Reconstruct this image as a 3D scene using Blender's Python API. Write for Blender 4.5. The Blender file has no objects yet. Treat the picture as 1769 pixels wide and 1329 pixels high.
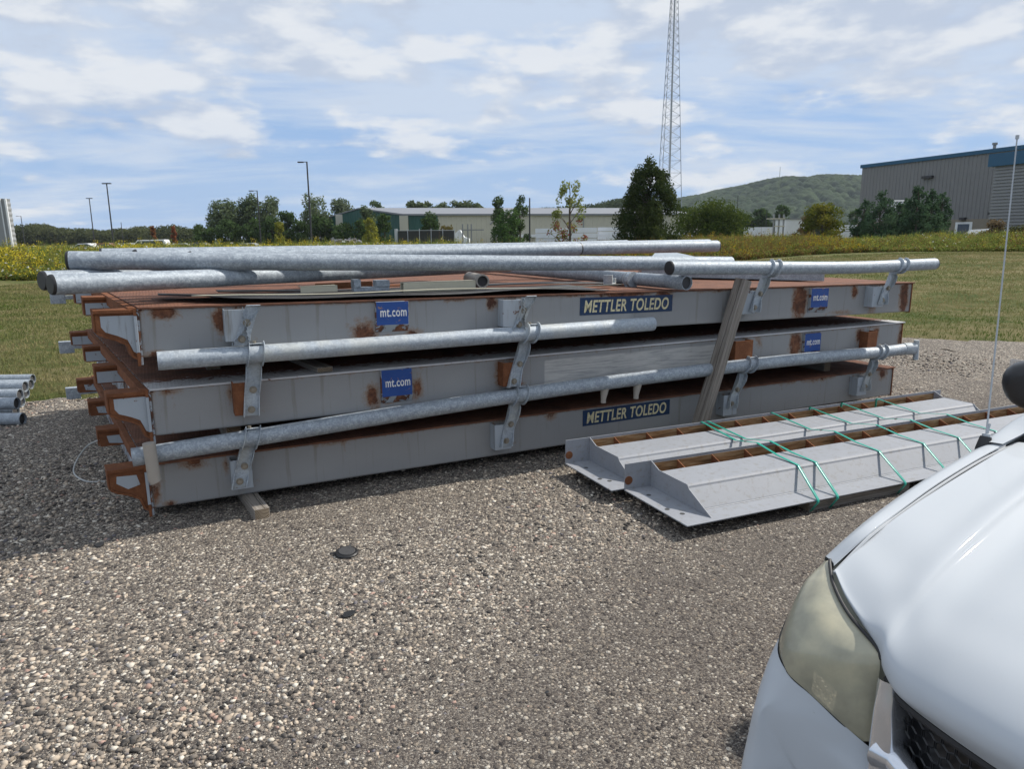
import bpy, bmesh, math, random
import numpy as np
from mathutils import Vector, Matrix
R = math.radians
random.seed(7); rng = np.random.default_rng(7)
S = bpy.context.scene; COL = S.collection
# ------------------------------------------------------------ camera, sky, sun
F, PITCH, ROLL, CH = 1243.8, .2023, .0067, 1.774          # focal length in photo pixels, pitch down, roll, eye height
cam = bpy.data.objects.new('camera', bpy.data.cameras.new('camera')); COL.objects.link(cam)
cam.data.sensor_width = 36; cam.data.lens = 36 * F / 1769; cam.data.clip_end = 6000; cam.data.clip_start = .05
cam.matrix_world = Matrix.Translation((0, 0, CH)) @ Matrix.Rotation(R(90) - PITCH, 4, 'X') @ Matrix.Rotation(-ROLL, 4, 'Z')
S.camera = cam
SUN_EL, SUN_AZ = R(43), R(66)
sd = bpy.data.lights.new('sun', 'SUN'); sd.energy = 4.6; sd.angle = R(1.3); sd.color = (1, .94, .85)
sun = bpy.data.objects.new('sun', sd); COL.objects.link(sun); sun.location = (30, 6, 40)
sun.rotation_euler = Vector((-math.sin(SUN_AZ)*math.cos(SUN_EL), -math.cos(SUN_AZ)*math.cos(SUN_EL), -math.sin(SUN_EL))).to_track_quat('-Z', 'Y').to_euler()
S.view_settings.view_transform = 'Standard'; S.view_settings.look = 'None'; S.view_settings.exposure = 0.14; S.view_settings.gamma = 1

class NT:                                                   # tiny node-tree helper
    def __init__(s, nt): s.nt = nt; s.n = nt.nodes; s.l = nt.links
    def set(s, nd, k, v):
        i = nd.inputs[k]
        if isinstance(v, bpy.types.NodeSocket): s.l.new(v, i)
        elif isinstance(v, (tuple, list)) and i.type == 'RGBA' and len(v) == 3: i.default_value = (*v, 1)
        else: i.default_value = v
    def new(s, t, props={}, **kw):
        nd = s.n.new(t)
        for k, v in props.items(): setattr(nd, k, v)
        for k, v in kw.items(): s.set(nd, k.replace('_', ' '), v)
        return nd
    def m(s, op, a, b=0, c=None, clamp=False):
        nd = s.n.new('ShaderNodeMath'); nd.operation = op; nd.use_clamp = clamp
        s.set(nd, 0, a); s.set(nd, 1, b)
        if c is not None: s.set(nd, 2, c)
        return nd.outputs[0]
    def mix(s, f, a, b, mode='MIX'):
        nd = s.n.new('ShaderNodeMix'); nd.data_type = 'RGBA'; nd.blend_type = mode
        s.set(nd, 0, f); s.set(nd, 6, a); s.set(nd, 7, b); return nd.outputs[2]
    def ramp(s, f, pts, interp='LINEAR'):
        nd = s.n.new('ShaderNodeValToRGB'); cr = nd.color_ramp; cr.interpolation = interp
        while len(cr.elements) < len(pts): cr.elements.new(.5)
        for e, (p, c) in zip(cr.elements, pts):
            e.position = p; e.color = (*c, 1) if isinstance(c, tuple) else (c, c, c, 1)
        s.set(nd, 0, f); return nd.outputs[0]
    def sstep(s, v, a, b):
        nd = s.n.new('ShaderNodeMapRange'); nd.interpolation_type = 'SMOOTHSTEP'
        s.set(nd, 0, v); nd.inputs[1].default_value = a; nd.inputs[2].default_value = b; return nd.outputs[0]
    def noise(s, vec, scale, detail=4, rough=.55, dist=0):
        nd = s.new('ShaderNodeTexNoise', Scale=scale, Detail=detail, Roughness=rough, Distortion=dist)
        if vec is not None: s.set(nd, 'Vector', vec)
        return nd.outputs[0]
    def vor(s, vec, scale, feature='F1', rnd=1, out='Color'):
        nd = s.new('ShaderNodeTexVoronoi', {'feature': feature}, Scale=scale, Randomness=rnd); s.set(nd, 'Vector', vec); return nd.outputs[out]
    def map(s, vec, sc=(1, 1, 1), loc=(0, 0, 0), rot=(0, 0, 0)):
        nd = s.n.new('ShaderNodeMapping'); s.set(nd, 0, vec); nd.inputs[1].default_value = loc; nd.inputs[2].default_value = rot; nd.inputs[3].default_value = sc; return nd.outputs[0]
    def sep(s, v): nd = s.n.new('ShaderNodeSeparateXYZ'); s.set(nd, 0, v); return nd.outputs
    def comb(s, x, y, z=0): nd = s.n.new('ShaderNodeCombineXYZ'); s.set(nd, 0, x); s.set(nd, 1, y); s.set(nd, 2, z); return nd.outputs[0]

# world: Nishita sky with clouds laid out by direction (azimuth / elevation)
w = bpy.data.worlds.new('World'); S.world = w; w.use_nodes = True
t = NT(w.node_tree); t.n.clear()
sky = t.new('ShaderNodeTexSky', {'sky_type': 'NISHITA', 'sun_disc': False, 'sun_elevation': SUN_EL, 'sun_rotation': SUN_AZ, 'altitude': 200, 'air_density': 1.0, 'dust_density': .6, 'ozone_density': 1.6})
d = t.sep(t.n.new('ShaderNodeTexCoord').outputs['Generated'])
az = t.m('ARCTAN2', d[0], d[1]); el = t.m('ARCSINE', d[2])
elp = t.m('MAXIMUM', el, 0.0)
# high thin veil, projected on a plane overhead
iz = t.m('DIVIDE', 1, t.m('MAXIMUM', t.m('ADD', d[2], .12), .03))
pl = t.comb(t.m('MULTIPLY', d[0], iz), t.m('MULTIPLY', d[1], iz), .3)
veil = t.noise(t.map(pl, (.55, 1.1, 1), (3.1, .4, 0), (0, 0, .35)), 1.3, 9, .62, .35)
veil = t.sstep(t.m('ADD', veil, t.m('MULTIPLY', t.sstep(el, .05, .30), .26)), .42, .72)
# cumulus: flat bands that puff upward
def cum(dy):
    e2 = t.m('POWER', t.m('ADD', elp, dy), .8)
    v = t.comb(t.m('MULTIPLY', az, 4.3), t.m('MULTIPLY', e2, 10.5), 6.4)
    a = t.noise(v, 1.15, 12, .58, 0)
    b = t.m('SUBTRACT', 1, t.vor(t.map(v, (1, 1, 1), (5.2, 2.1, 0)), 4.6, 'SMOOTH_F1', 1, 'Distance'))
    return t.m('ADD', t.m('MULTIPLY', a, .86), t.m('MULTIPLY', b, .14))
band = t.m('SUBTRACT', t.sstep(el, .015, .14), t.m('MULTIPLY', t.sstep(el, .34, .6), .5))
dens = t.m('ADD', cum(0), t.m('ADD', t.m('MULTIPLY', t.m('SUBTRACT', band, 1), .10), t.m('MULTIPLY', t.sstep(el, .14, .27), .075)))
c0 = t.sstep(dens, .465, .585)
up = cum(.030)
lit = t.sstep(t.m('SUBTRACT', cum(0), up), -.07, .10)
ccol = t.mix(lit, (.56, .64, .78), (.86, .89, .93))
skyc = t.mix(1.0, sky.outputs[0], (.105, .105, .105), 'MULTIPLY')
skyc = t.mix(.75, skyc, (.28, .50, .90))
hz = t.m('SUBTRACT', 1, t.sstep(el, -.02, .22))
skyc = t.mix(t.m('MULTIPLY', hz, .7), skyc, (.45, .62, .88))
c = t.mix(t.m('MULTIPLY', veil, .84), skyc, (.68, .77, .90))
c = t.mix(t.m('MULTIPLY', c0, .88), c, ccol)
bg = t.new('ShaderNodeBackground', Color=c, Strength=.86)
t.l.new(bg.outputs[0], t.new('ShaderNodeOutputWorld').inputs[0])

# ------------------------------------------------------------ placing helpers
_cp, _sp, _cr, _sr = math.cos(PITCH), math.sin(PITCH), math.cos(ROLL), math.sin(ROLL)
def ray(px, py):
    a = (px - 884.5) / F; b = (664.5 - py) / F
    x = a*_cr + b*_sr; u = -a*_sr + b*_cr
    return Vector((x, _cp + u*_sp, -_sp + u*_cp))
def atz(px, py, z): r = ray(px, py); return r * ((z - CH) / r.z) + Vector((0, 0, CH))
def aty(px, py, y): r = ray(px, py); return r * (y / r.y) + Vector((0, 0, CH))

# ------------------------------------------------------------ object helpers
def tag(o, label=None, cat=None, group=None, kind=None):
    if label: o['label'] = label
    if cat: o['category'] = cat
    if group: o['group'] = group
    if kind: o['kind'] = kind
    return o
def thing(name, label, cat, loc=(0, 0, 0), rz=0, group=None, rot=None):
    o = bpy.data.objects.new(name, None); COL.objects.link(o); o.location = loc
    o.rotation_euler = rot if rot else (0, 0, rz); o.empty_display_size = .2
    return tag(o, label, cat, group)
def copy_tree(o, parent=None):
    c = o.copy(); COL.objects.link(c); c.parent = parent
    for ch in list(o.children): copy_tree(ch, c)
    return c
def link(name, me, mat, parent=None):
    o = bpy.data.objects.new(name, me); COL.objects.link(o); o.parent = parent
    if mat and not me.materials: me.materials.append(mat)
    return o
class MB:
    def __init__(s): s.v = []; s.f = []
    def add(s, vs, fs, M=None):
        b = len(s.v)
        for p in vs: s.v.append(tuple(M @ Vector(p)) if M else tuple(p))
        for f in fs: s.f.append([i + b for i in f])
        return s
    def hexa(s, p, M=None):        # 8 points: bottom 4 ccw, top 4 ccw
        return s.add(p, [(3,2,1,0), (4,5,6,7), (0,1,5,4), (1,2,6,5), (2,3,7,6), (3,0,4,7)], M)
    def box(s, x0, x1, y0, y1, z0, z1, M=None):
        return s.hexa([(x0,y0,z0),(x1,y0,z0),(x1,y1,z0),(x0,y1,z0),(x0,y0,z1),(x1,y0,z1),(x1,y1,z1),(x0,y1,z1)], M)
    def prism(s, poly, fn, a0, a1, M=None):   # fn(p, q, a) -> xyz
        n = len(poly)
        vs = [fn(p, q, a0) for p, q in poly] + [fn(p, q, a1) for p, q in poly]
        fs = [list(range(n))[::-1], list(range(n, 2*n))] + [(i, (i+1) % n, (i+1) % n + n, i + n) for i in range(n)]
        return s.add(vs, fs, M)
    def strip(s, path, width, fn, a0, a1, M=None):   # polyline in a plane thickened and extruded, built as quads
        pts = [Vector(p) for p in path]; L = []; Rr = []
        for i, p in enumerate(pts):
            d = (pts[min(i+1, len(pts)-1)] - pts[max(i-1, 0)]).normalized(); n = Vector((-d.y, d.x))
            wd = width[i] if isinstance(width, (list, tuple)) else width
            L.append(p + n*wd/2); Rr.append(p - n*wd/2)
        n = len(pts); vs = []
        for a in (a0, a1):
            vs += [fn(q.x, q.y, a) for q in L] + [fn(q.x, q.y, a) for q in Rr]
        fs = []
        for i in range(n-1):
            fs += [(i, i+1, n+i+1, n+i), (2*n+i, 3*n+i, 3*n+i+1, 2*n+i+1), (i, 2*n+i, 2*n+i+1, i+1), (n+i, n+i+1, 3*n+i+1, 3*n+i)]
        fs += [(0, n, 3*n, 2*n), (n-1, 3*n-1, 4*n-1, 2*n-1)]
        return s.add(vs, fs, M)
    def tube(s, path, r, n=16, cap=True, M=None):
        path = [Vector(p) for p in path]; b = len(s.v); m = len(path); vs = []
        ref = Vector((0, 0, 1))
        for i, p in enumerate(path):
            d = (path[min(i+1, m-1)] - path[max(i-1, 0)]).normalized()
            if abs(d.dot(ref)) > .95: ref = Vector((1, 0, 0))
            x = d.cross(ref).normalized(); y = d.cross(x)
            rr = r[i] if isinstance(r, (list, tuple)) else r
            for k in range(n):
                a = 2*math.pi*k/n; vs.append(p + (x*math.cos(a) + y*math.sin(a))*rr)
        fs = [(i*n+k, i*n+(k+1) % n, (i+1)*n+(k+1) % n, (i+1)*n+k) for i in range(m-1) for k in range(n)]
        if cap: fs += [list(range(n))[::-1], list(range((m-1)*n, m*n))]
        return s.add(vs, fs, M)
    def build(s, name, mat, parent=None, smooth=False, bevel=0, loc=None, rot=None):
        me = bpy.data.meshes.new(name); me.from_pydata(s.v, [], s.f); me.update()
        bm = bmesh.new(); bm.from_mesh(me); bmesh.ops.recalc_face_normals(bm, faces=bm.faces); bm.to_mesh(me); bm.free()
        if smooth:
            me.shade_smooth()
            if smooth != 'all': me.set_sharp_from_angle(angle=R(35))
        o = link(name, me, mat, parent)
        if bevel:
            b = o.modifiers.new('bevel', 'BEVEL'); b.width = bevel; b.segments = 2; b.limit_method = 'ANGLE'; b.angle_limit = R(40)
        if loc: o.location = loc
        if rot: o.rotation_euler = rot
        return o
def npmesh(name, V, Fq, mat, parent=None, col=None, smooth=False, attr=None):
    me = bpy.data.meshes.new(name); k = Fq.shape[1]
    me.vertices.add(len(V)); me.vertices.foreach_set('co', V.astype(np.float32).ravel())
    me.loops.add(Fq.size); me.loops.foreach_set('vertex_index', Fq.astype(np.int32).ravel())
    me.polygons.add(len(Fq)); me.polygons.foreach_set('loop_start', np.arange(0, Fq.size, k, dtype=np.int32))
    me.polygons.foreach_set('loop_total', np.full(len(Fq), k, dtype=np.int32))
    if smooth: me.polygons.foreach_set('use_smooth', np.ones(len(Fq), dtype=bool))
    me.update(calc_edges=True)
    if col is not None:
        a = me.color_attributes.new('col', 'FLOAT_COLOR', 'POINT'); c4 = np.ones((len(V), 4), np.float32); c4[:, :3] = col; a.data.foreach_set('color', c4.ravel())
    if attr is not None:
        for nm, arr in attr.items():
            a = me.attributes.new(nm, 'FLOAT', 'POINT'); a.data.foreach_set('value', arr.astype(np.float32).ravel())
    return link(name, me, mat, parent)
def catmull(P, n):                                         # smooth a control grid P[i][j] -> dense
    P = np.array(P, float)
    def up(A, n):
        m = len(A); B = np.concatenate([[2*A[0]-A[1]], A, [2*A[-1]-A[-2]]]); out = []
        for i in range(m-1):
            p0, p1, p2, p3 = B[i:i+4]
            for k in range(n):
                u = k/n; out.append(.5*((2*p1)+(p2-p0)*u+(2*p0-5*p1+4*p2-p3)*u*u+(3*p1-p0-3*p2+p3)*u**3))
        out.append(A[-1]); return np.array(out)
    A = up(P, n); return np.swapaxes(up(np.swapaxes(A, 0, 1), n), 0, 1)
def patch(name, P, n, mat, parent, thick=0, mirror=False):
    G = catmull(P, n); a, b, _ = G.shape; V = G.reshape(-1, 3)
    Fq = np.array([(i*b+j, (i+1)*b+j, (i+1)*b+j+1, i*b+j+1) for i in range(a-1) for j in range(b-1)])
    if mirror: V = V*np.array([1, -1, 1]); Fq = Fq[:, ::-1]
    o = npmesh(name, V, Fq, mat, parent, smooth=True)
    bm = bmesh.new(); bm.from_mesh(o.data); bmesh.ops.remove_doubles(bm, verts=bm.verts, dist=1e-4); bmesh.ops.recalc_face_normals(bm, faces=bm.faces); bm.to_mesh(o.data); bm.free()
    if thick:
        m = o.modifiers.new('solid', 'SOLIDIFY'); m.thickness = thick; m.offset = 0
    return o

# ------------------------------------------------------------ materials
def mat(name):
    m = bpy.data.materials.new(name); m.use_nodes = True; t = NT(m.node_tree); t.n.clear()
    p = t.n.new('ShaderNodeBsdfPrincipled'); o = t.n.new('ShaderNodeOutputMaterial'); t.l.new(p.outputs[0], o.inputs[0]); t.p = p; t.o = o
    t.co = t.n.new('ShaderNodeTexCoord').outputs['Object']; t.geo = t.n.new('ShaderNodeNewGeometry').outputs['Position']
    t.rnd = t.n.new('ShaderNodeObjectInfo').outputs['Random']
    return m, t
def P(t, **k):
    for a, v in k.items(): t.set(t.p, {'base': 'Base Color', 'rough': 'Roughness', 'metal': 'Metallic', 'coat': 'Coat Weight', 'coatr': 'Coat Roughness', 'norm': 'Normal', 'spec': 'Specular IOR Level', 'alpha': 'Alpha'}[a], v)
def bump(t, h, dist, strength=1):
    nd = t.new('ShaderNodeBump', Strength=strength, Distance=dist, Height=h); return nd.outputs[0]
def plain(name, col, rough=.6, metal=0, coat=0, nz=.12, sc=8):
    m, t = mat(name); n = t.noise(t.co, sc, 5)
    P(t, base=t.mix(n, tuple(c*(1-nz) for c in col), tuple(min(1, c*(1+nz)) for c in col)), rough=rough, metal=metal, coat=coat); return m
def RUST(t, v=None, s=1):
    v = v or t.geo
    n = t.noise(v, 9*s, 8, .65, .3); n2 = t.noise(v, 60*s, 6, .7)
    c = t.ramp(t.m('ADD', t.m('MULTIPLY', n, .65), t.m('MULTIPLY', n2, .35)), [(.3, (.030, .014, .010)), (.45, (.085, .035, .020)), (.56, (.17, .070, .036)), (.70, (.30, .135, .065))])
    return c, n2
M = {}
def mk():
    # galvanised steel
    for nm, lo, hi, wear in (('galv', .29, .50, .0), ('galv_warm', .34, .52, .35)):
        m, t = mat(nm); v = t.map(t.geo, (1, 1, 1)); vc = t.sep(t.vor(t.map(t.geo, (40, 40, 40)), 1.0))[0]
        vc2 = t.sep(t.vor(t.map(t.geo, (110, 110, 110)), 1.0))[1]; n = t.noise(v, 15, 6, .6)
        k = t.m('ADD', t.m('ADD', t.m('MULTIPLY', vc, .26), t.m('MULTIPLY', vc2, .32)), t.m('ADD', t.m('MULTIPLY', n, .38), .09))
        c = t.ramp(k, [(.3, (lo*.82, lo*.94, lo*1.08)), (.55, (lo*1.05, lo*1.18, lo*1.32)), (.85, (hi*.9, hi, hi*1.08))])
        if wear:
            c = t.mix(t.m('MULTIPLY', t.sstep(t.noise(v, 5, 5), .42, .7), wear), c, (.55, .53, .44))
        st = t.sstep(t.noise(t.map(t.geo, (3, 3, 9)), 3, 7, .7), .62, .75)
        c = t.mix(t.m('MULTIPLY', st, .25), c, (.16, .15, .13))
        P(t, base=c, metal=.28, rough=t.m('ADD', .52, t.m('MULTIPLY', vc, .2)), norm=bump(t, k, .0015, .5)); M[nm] = m
    # rust
    m, t = mat('rust'); c, h = RUST(t); c = t.mix(.45, c, (.26, .105, .048)); P(t, base=c, rough=.92, spec=.2, norm=bump(t, h, .004)); M['rust'] = m
    # grey deck paint with rust from an attribute
    m, t = mat('deck_paint'); a = t.n.new('ShaderNodeAttribute'); a.attribute_name = 'rust'
    n = t.noise(t.co, 16, 8, .68, .4); nf = t.noise(t.co, 90, 5, .7); nl = t.noise(t.map(t.co, (1, 1, 2)), 1.6, 5)
    st = t.noise(t.map(t.co, (22, 22, 1.3)), 1.0, 6, .6)
    r, h = RUST(t)
    msk = t.m('ADD', a.outputs['Fac'], t.m('ADD', t.m('MULTIPLY', t.m('SUBTRACT', n, .5), 1.3), t.m('MULTIPLY', t.m('SUBTRACT', nf, .5), .5)))
    mm = t.sstep(msk, .50, .70); stain = t.sstep(msk, .18, .56)
    c = t.mix(nl, (.235, .24, .245), (.31, .312, .312))
    c = t.mix(t.m('MULTIPLY', t.sstep(st, .54, .70), .5), c, (.17, .155, .125))
    c = t.mix(t.m('MULTIPLY', t.sstep(nf, .60, .72), .18), c, (.12, .11, .10))
    a2 = t.n.new('ShaderNodeAttribute'); a2.attribute_name = 'wear'
    c = t.mix(t.m('MULTIPLY', t.m('MULTIPLY', a2.outputs['Fac'], 1.5, clamp=True), t.sstep(t.noise(t.map(t.co, (2, 2, 30)), 2, 6, .7), .3, .6)), c, (.47, .46, .44))
    c = t.mix(t.m('MULTIPLY', stain, .72), c, (.23, .135, .075)); c = t.mix(mm, c, r)
    P(t, base=c, rough=t.m('ADD', .48, t.m('MULTIPLY', mm, .42)), norm=bump(t, t.m('ADD', t.m('MULTIPLY', mm, h), t.m('MULTIPLY', nl, .15)), .006, .6)); M['deck_paint'] = m
    # flaked paint: rust showing through, for flanges and stubs
    m, t = mat('flaked_paint'); r, h = RUST(t); n = t.noise(t.co, 11, 8, .7, .6)
    f = t.sstep(n, .47, .50); c = t.mix(f, r, t.mix(nf if False else t.noise(t.co, 5, 4), (.24, .27, .30), (.36, .39, .42)))
    P(t, base=c, rough=.75, norm=bump(t, t.m('ADD', t.m('MULTIPLY', f, .6), t.m('MULTIPLY', h, .4)), .004)); M['flaked_paint'] = m
    m, t = mat('stub_paint'); r, h = RUST(t); n = t.noise(t.geo, 9, 8, .7, .6)
    f = t.sstep(n, .49, .53); c = t.mix(f, r, (.36, .40, .44)); P(t, base=c, rough=.65, norm=bump(t, f, .002)); M['stub_paint'] = m
    # diamond plate tops, rusty; second version keeps flaking paint near the front edge
    for nm, edge in (('tread_rust', 0), ('tread_flaky', 1)):
        m, t = mat(nm); r, h = RUST(t)
        x, y, z = t.sep(t.co)[:3]
        a = t.m('SINE', t.m('MULTIPLY', t.m('ADD', x, y), 150)); b = t.m('SINE', t.m('MULTIPLY', t.m('SUBTRACT', x, y), 150))
        dia = t.sstep(t.m('MULTIPLY', a, b), .35, .75)
        c = t.mix(t.m('MULTIPLY', dia, .35), r, (.36, .19, .12)); c = t.mix(.45, c, (.23, .115, .080))
        big = t.noise(t.co, 3, 6, .65); c = t.mix(t.sstep(big, .5, .7), c, (.10, .055, .04))
        if edge:
            e = t.m('SUBTRACT', 1, t.sstep(y, .05, .36)); n = t.noise(t.map(t.co, (3, 7, 3)), 5, 9, .75, .7)
            f = t.sstep(t.m('ADD', n, t.m('MULTIPLY', e, .28)), .63, .66)
            c = t.mix(f, c, t.mix(n, (.42, .43, .45), (.66, .66, .66)))
        P(t, base=c, rough=.85, spec=.25, norm=bump(t, t.m('ADD', dia, t.m('MULTIPLY', h, .7)), .004, .8)); M[nm] = m
    # wood
    m, t = mat('weathered_wood'); g = t.noise(t.map(t.co, (2.2, 70, 70)), 1, 8, .65, .5); g2 = t.noise(t.map(t.co, (6, 220, 220)), 1, 4); n = t.noise(t.co, 6, 4)
    c = t.ramp(g, [(.3, (.05, .043, .037)), (.42, (.22, .20, .18)), (.58, (.36, .335, .31)), (.8, (.48, .455, .43))]); c = t.mix(t.m('MULTIPLY', g2, .4), c, (.13, .11, .09)); c = t.mix(t.m('MULTIPLY', n, .25), c, (.25, .19, .12))
    xx, yy, zz = t.sep(t.co)[:3]; cr = t.m('ABSOLUTE', t.m('ADD', t.m('ADD', yy, t.m('MULTIPLY', zz, .4)), t.m('MULTIPLY', t.m('SUBTRACT', t.noise(t.comb(t.m('MULTIPLY', xx, 3), 0, 0), 1, 4), .5), .06)))
    ck = t.m('SUBTRACT', 1, t.sstep(cr, .0008, .0028)); c = t.mix(t.m('MULTIPLY', ck, .85), c, (.02, .016, .013))
    P(t, base=c, rough=.9, spec=.15, norm=bump(t, t.m('SUBTRACT', g, ck), .006)); M['wood'] = m
    m, t = mat('wood_end'); x, y, z = t.sep(t.co)[:3]
    rr = t.m('SQRT', t.m('ADD', t.m('POWER', y, 2), t.m('POWER', t.m('ADD', z, .05), 2)))
    g = t.m('SINE', t.m('ADD', t.m('MULTIPLY', rr, 720), t.m('MULTIPLY', t.noise(t.co, 30, 4), 5)))
    c = t.mix(t.sstep(g, -.7, .8), (.12, .085, .055), (.38, .31, .22)); P(t, base=c, rough=.9, norm=bump(t, g, .002)); M['wood_end'] = m
    m, t = mat('stained_wood'); g = t.noise(t.map(t.geo, (5, 5, 40)), 1, 7, .6, .4); c = t.ramp(g, [(.3, (.10, .05, .02)), (.5, (.28, .16, .07)), (.7, (.42, .30, .17))])
    P(t, base=c, rough=.85, norm=bump(t, g, .004)); M['trough'] = m
    # ramp paint (pale blue-grey, lightly soiled)
    m, t = mat('ramp_paint'); n = t.noise(t.co, 3, 7, .65); nf = t.noise(t.co, 160, 4, .7); n3 = t.noise(t.co, 22, 6, .7)
    c = t.mix(n, (.24, .255, .285), (.32, .335, .365)); c = t.mix(t.m('MULTIPLY', t.sstep(nf, .58, .7), .35), c, (.14, .14, .15)); c = t.mix(t.m('MULTIPLY', t.sstep(n3, .50, .70), .6), c, (.20, .19, .17))
    P(t, base=c, rough=.62, metal=.0, norm=bump(t, nf, .0008, .5)); M['ramp_paint'] = m
    M['ramp_edge'] = plain('chipped_paint_edge', (.50, .50, .50), .7, nz=.35, sc=60)
    # stickers
    m, t = mat('sticker_blue'); n = t.noise(t.geo, 22, 7, .7, .5); f = t.sstep(n, .60, .66); c = t.mix(f, t.mix(t.noise(t.geo, 5, 3), (.008, .045, .20), (.02, .085, .33)), (.28, .17, .12)); P(t, base=c, rough=.5); M['sticker'] = m
    m, t = mat('sticker_navy'); n = t.noise(t.geo, 30, 7, .7, .5); f = t.sstep(n, .62, .68); c = t.mix(f, t.mix(t.noise(t.geo, 4, 3), (.006, .022, .062), (.010, .040, .11)), (.20, .14, .10)); P(t, base=c, rough=.5); M['sticker_navy'] = m
    m, t = mat('lettering_cream'); n = t.noise(t.geo, 45, 6, .7, .6); c = t.mix(t.sstep(n, .5, .62), (.66, .59, .36), (.36, .33, .24)); P(t, base=c, rough=.6); M['cream'] = m
    m, t = mat('lettering_white'); n = t.noise(t.geo, 60, 6, .7, .6); c = t.mix(t.sstep(n, .52, .66), (.75, .75, .72), (.30, .30, .38)); P(t, base=c, rough=.6); M['white_letter'] = m
    M['panel_grey'] = plain('gap_grey', (.42, .44, .46), .6)
    m, t = mat('clean_paint'); n = t.noise(t.geo, 14, 6, .7, .4); st = t.noise(t.map(t.geo, (30, 30, 3)), 1, 5); c = t.mix(t.sstep(st, .55, .75), (.36, .40, .44), (.22, .22, .21)); c = t.mix(t.sstep(n, .62, .66), c, (.14, .06, .03)); P(t, base=c, rough=.55); M['clean_paint'] = m
    M['black_plastic'] = plain('black_plastic', (.018, .018, .019), .45, nz=.3, sc=30)
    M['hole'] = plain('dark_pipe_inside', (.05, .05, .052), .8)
    M['pvc'] = plain('grey_plastic_pipe', (.36, .33, .29), .5, nz=.1, sc=20)
    M['beige_metal'] = plain('beige_trim_metal', (.50, .47, .36), .45, nz=.15, sc=14)
    M['strap'] = plain('green_strapping', (.03, .36, .28), .3, nz=.12, sc=40)
    m, t = mat('rubber_mat'); n = t.noise(t.geo, 14, 6, .65); c = t.mix(n, (.02, .02, .021), (.09, .09, .092)); P(t, base=c, rough=.55, norm=bump(t, n, .006)); M['rubber'] = m
    M['bolt'] = plain('bolt_steel', (.30, .27, .22), .5, metal=.6, nz=.3, sc=50)
    M['cable'] = plain('pale_cable', (.42, .43, .42), .5)
    # car
    m, t = mat('white_car_paint'); n = t.noise(t.co, 700, 2); sp = t.sstep(t.noise(t.co, 120, 3, .6), .73, .76)
    c = t.mix(t.m('MULTIPLY', sp, .35), (.47, .50, .53), (.25, .24, .22)); P(t, base=c, rough=.7, coat=.3, coatr=.05, spec=.15); M['car_white'] = m
    M['chrome'] = plain('chrome', (.78, .80, .84), .2, metal=.82, nz=.05, sc=12)
    M['gloss_black'] = plain('black_grille', (.012, .013, .015), .3)
    M['mirror_black'] = plain('mirror_housing_black', (.022, .022, .024), .33, nz=.2, sc=40)
    m, t = mat('car_glass'); P(t, base=(.012, .014, .016), rough=.04, spec=.6); M['glass'] = m
    m, t = mat('hazy_lens'); n = t.noise(t.co, 8, 5, .55); c = t.ramp(n, [(.3, (.38, .37, .29)), (.5, (.50, .475, .355)), (.7, (.62, .57, .40))])
    P(t, base=c, rough=.30, coat=.6, coatr=.12)
    tr = t.new('ShaderNodeBsdfTransparent', Color=(.82, .84, .72)); mx = t.new('ShaderNodeMixShader'); t.set(mx, 0, t.m('ADD', .52, t.m('MULTIPLY', n, .4))); t.l.new(tr.outputs[0], mx.inputs[1]); t.l.new(t.p.outputs[0], mx.inputs[2]); t.l.new(mx.outputs[0], t.o.inputs[0]); M['lens'] = m
    M['reflector'] = plain('headlight_reflector', (.55, .55, .50), .25, metal=.9)
    M['lamp_inner'] = plain('headlight_housing', (.50, .50, .46), .4)
    M['seal'] = plain('dark_seal', (.02, .02, .022), .6)
    M['tyre'] = plain('tyre_rubber', (.02, .02, .02), .85)
    # foliage from vertex colour
    for nm, tl in (('foliage', .35), ('flowers', .3)):
        m, t = mat(nm); a = t.n.new('ShaderNodeAttribute'); a.attribute_name = 'col'; t.n.remove(t.p)
        df = t.new('ShaderNodeBsdfDiffuse', Color=a.outputs['Color']); ts = t.new('ShaderNodeBsdfTranslucent', Color=a.outputs['Color']); mx = t.new('ShaderNodeMixShader', Fac=tl)
        t.l.new(df.outputs[0], mx.inputs[1]); t.l.new(ts.outputs[0], mx.inputs[2]); t.l.new(mx.outputs[0], t.o.inputs[0]); M[nm] = m
    m, t = mat('bark'); n = t.noise(t.map(t.co, (6, 6, 1.2)), 4, 6, .6); P(t, base=t.mix(n, (.05, .04, .03), (.16, .13, .10)), rough=.95, norm=bump(t, n, .02)); M['bark'] = m
    m, t = mat('hill_woods'); a = t.n.new('ShaderNodeAttribute'); a.attribute_name = 'col'; n = t.noise(t.co, .35, 5, .7); P(t, base=t.mix(t.m('MULTIPLY', n, .6), a.outputs['Color'], (.02, .035, .012)), rough=.95, spec=.1, norm=bump(t, n, 2.0)); M['hill'] = m
    m, t = mat('stones'); a = t.n.new('ShaderNodeAttribute'); a.attribute_name = 'col'; n = t.noise(t.geo, 220, 3); P(t, base=t.mix(t.m('MULTIPLY', n, .35), a.outputs['Color'], (.10, .09, .08)), rough=.9, spec=.2); M['stones'] = m
    # gravel: stones packed in darker fines
    m, t = mat('gravel'); v = t.geo
    big = t.noise(t.map(v, (1, 1, 1), (.6, .2, 0)), .45, 4, .55); mid = t.noise(v, 2.2, 5, .65)
    wv = t.map(v, (1, 1, .6)); wob = t.noise(v, 35, 2)
    def lay(sc):
        nd = t.new('ShaderNodeTexVoronoi', {'feature': 'F1'}, Scale=sc); t.set(nd, 'Vector', wv)
        return nd.outputs['Distance'], t.sep(nd.outputs['Color'])
    d1, c1 = lay(44); d2, c2 = lay(88); d3, c3 = lay(190)
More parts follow.
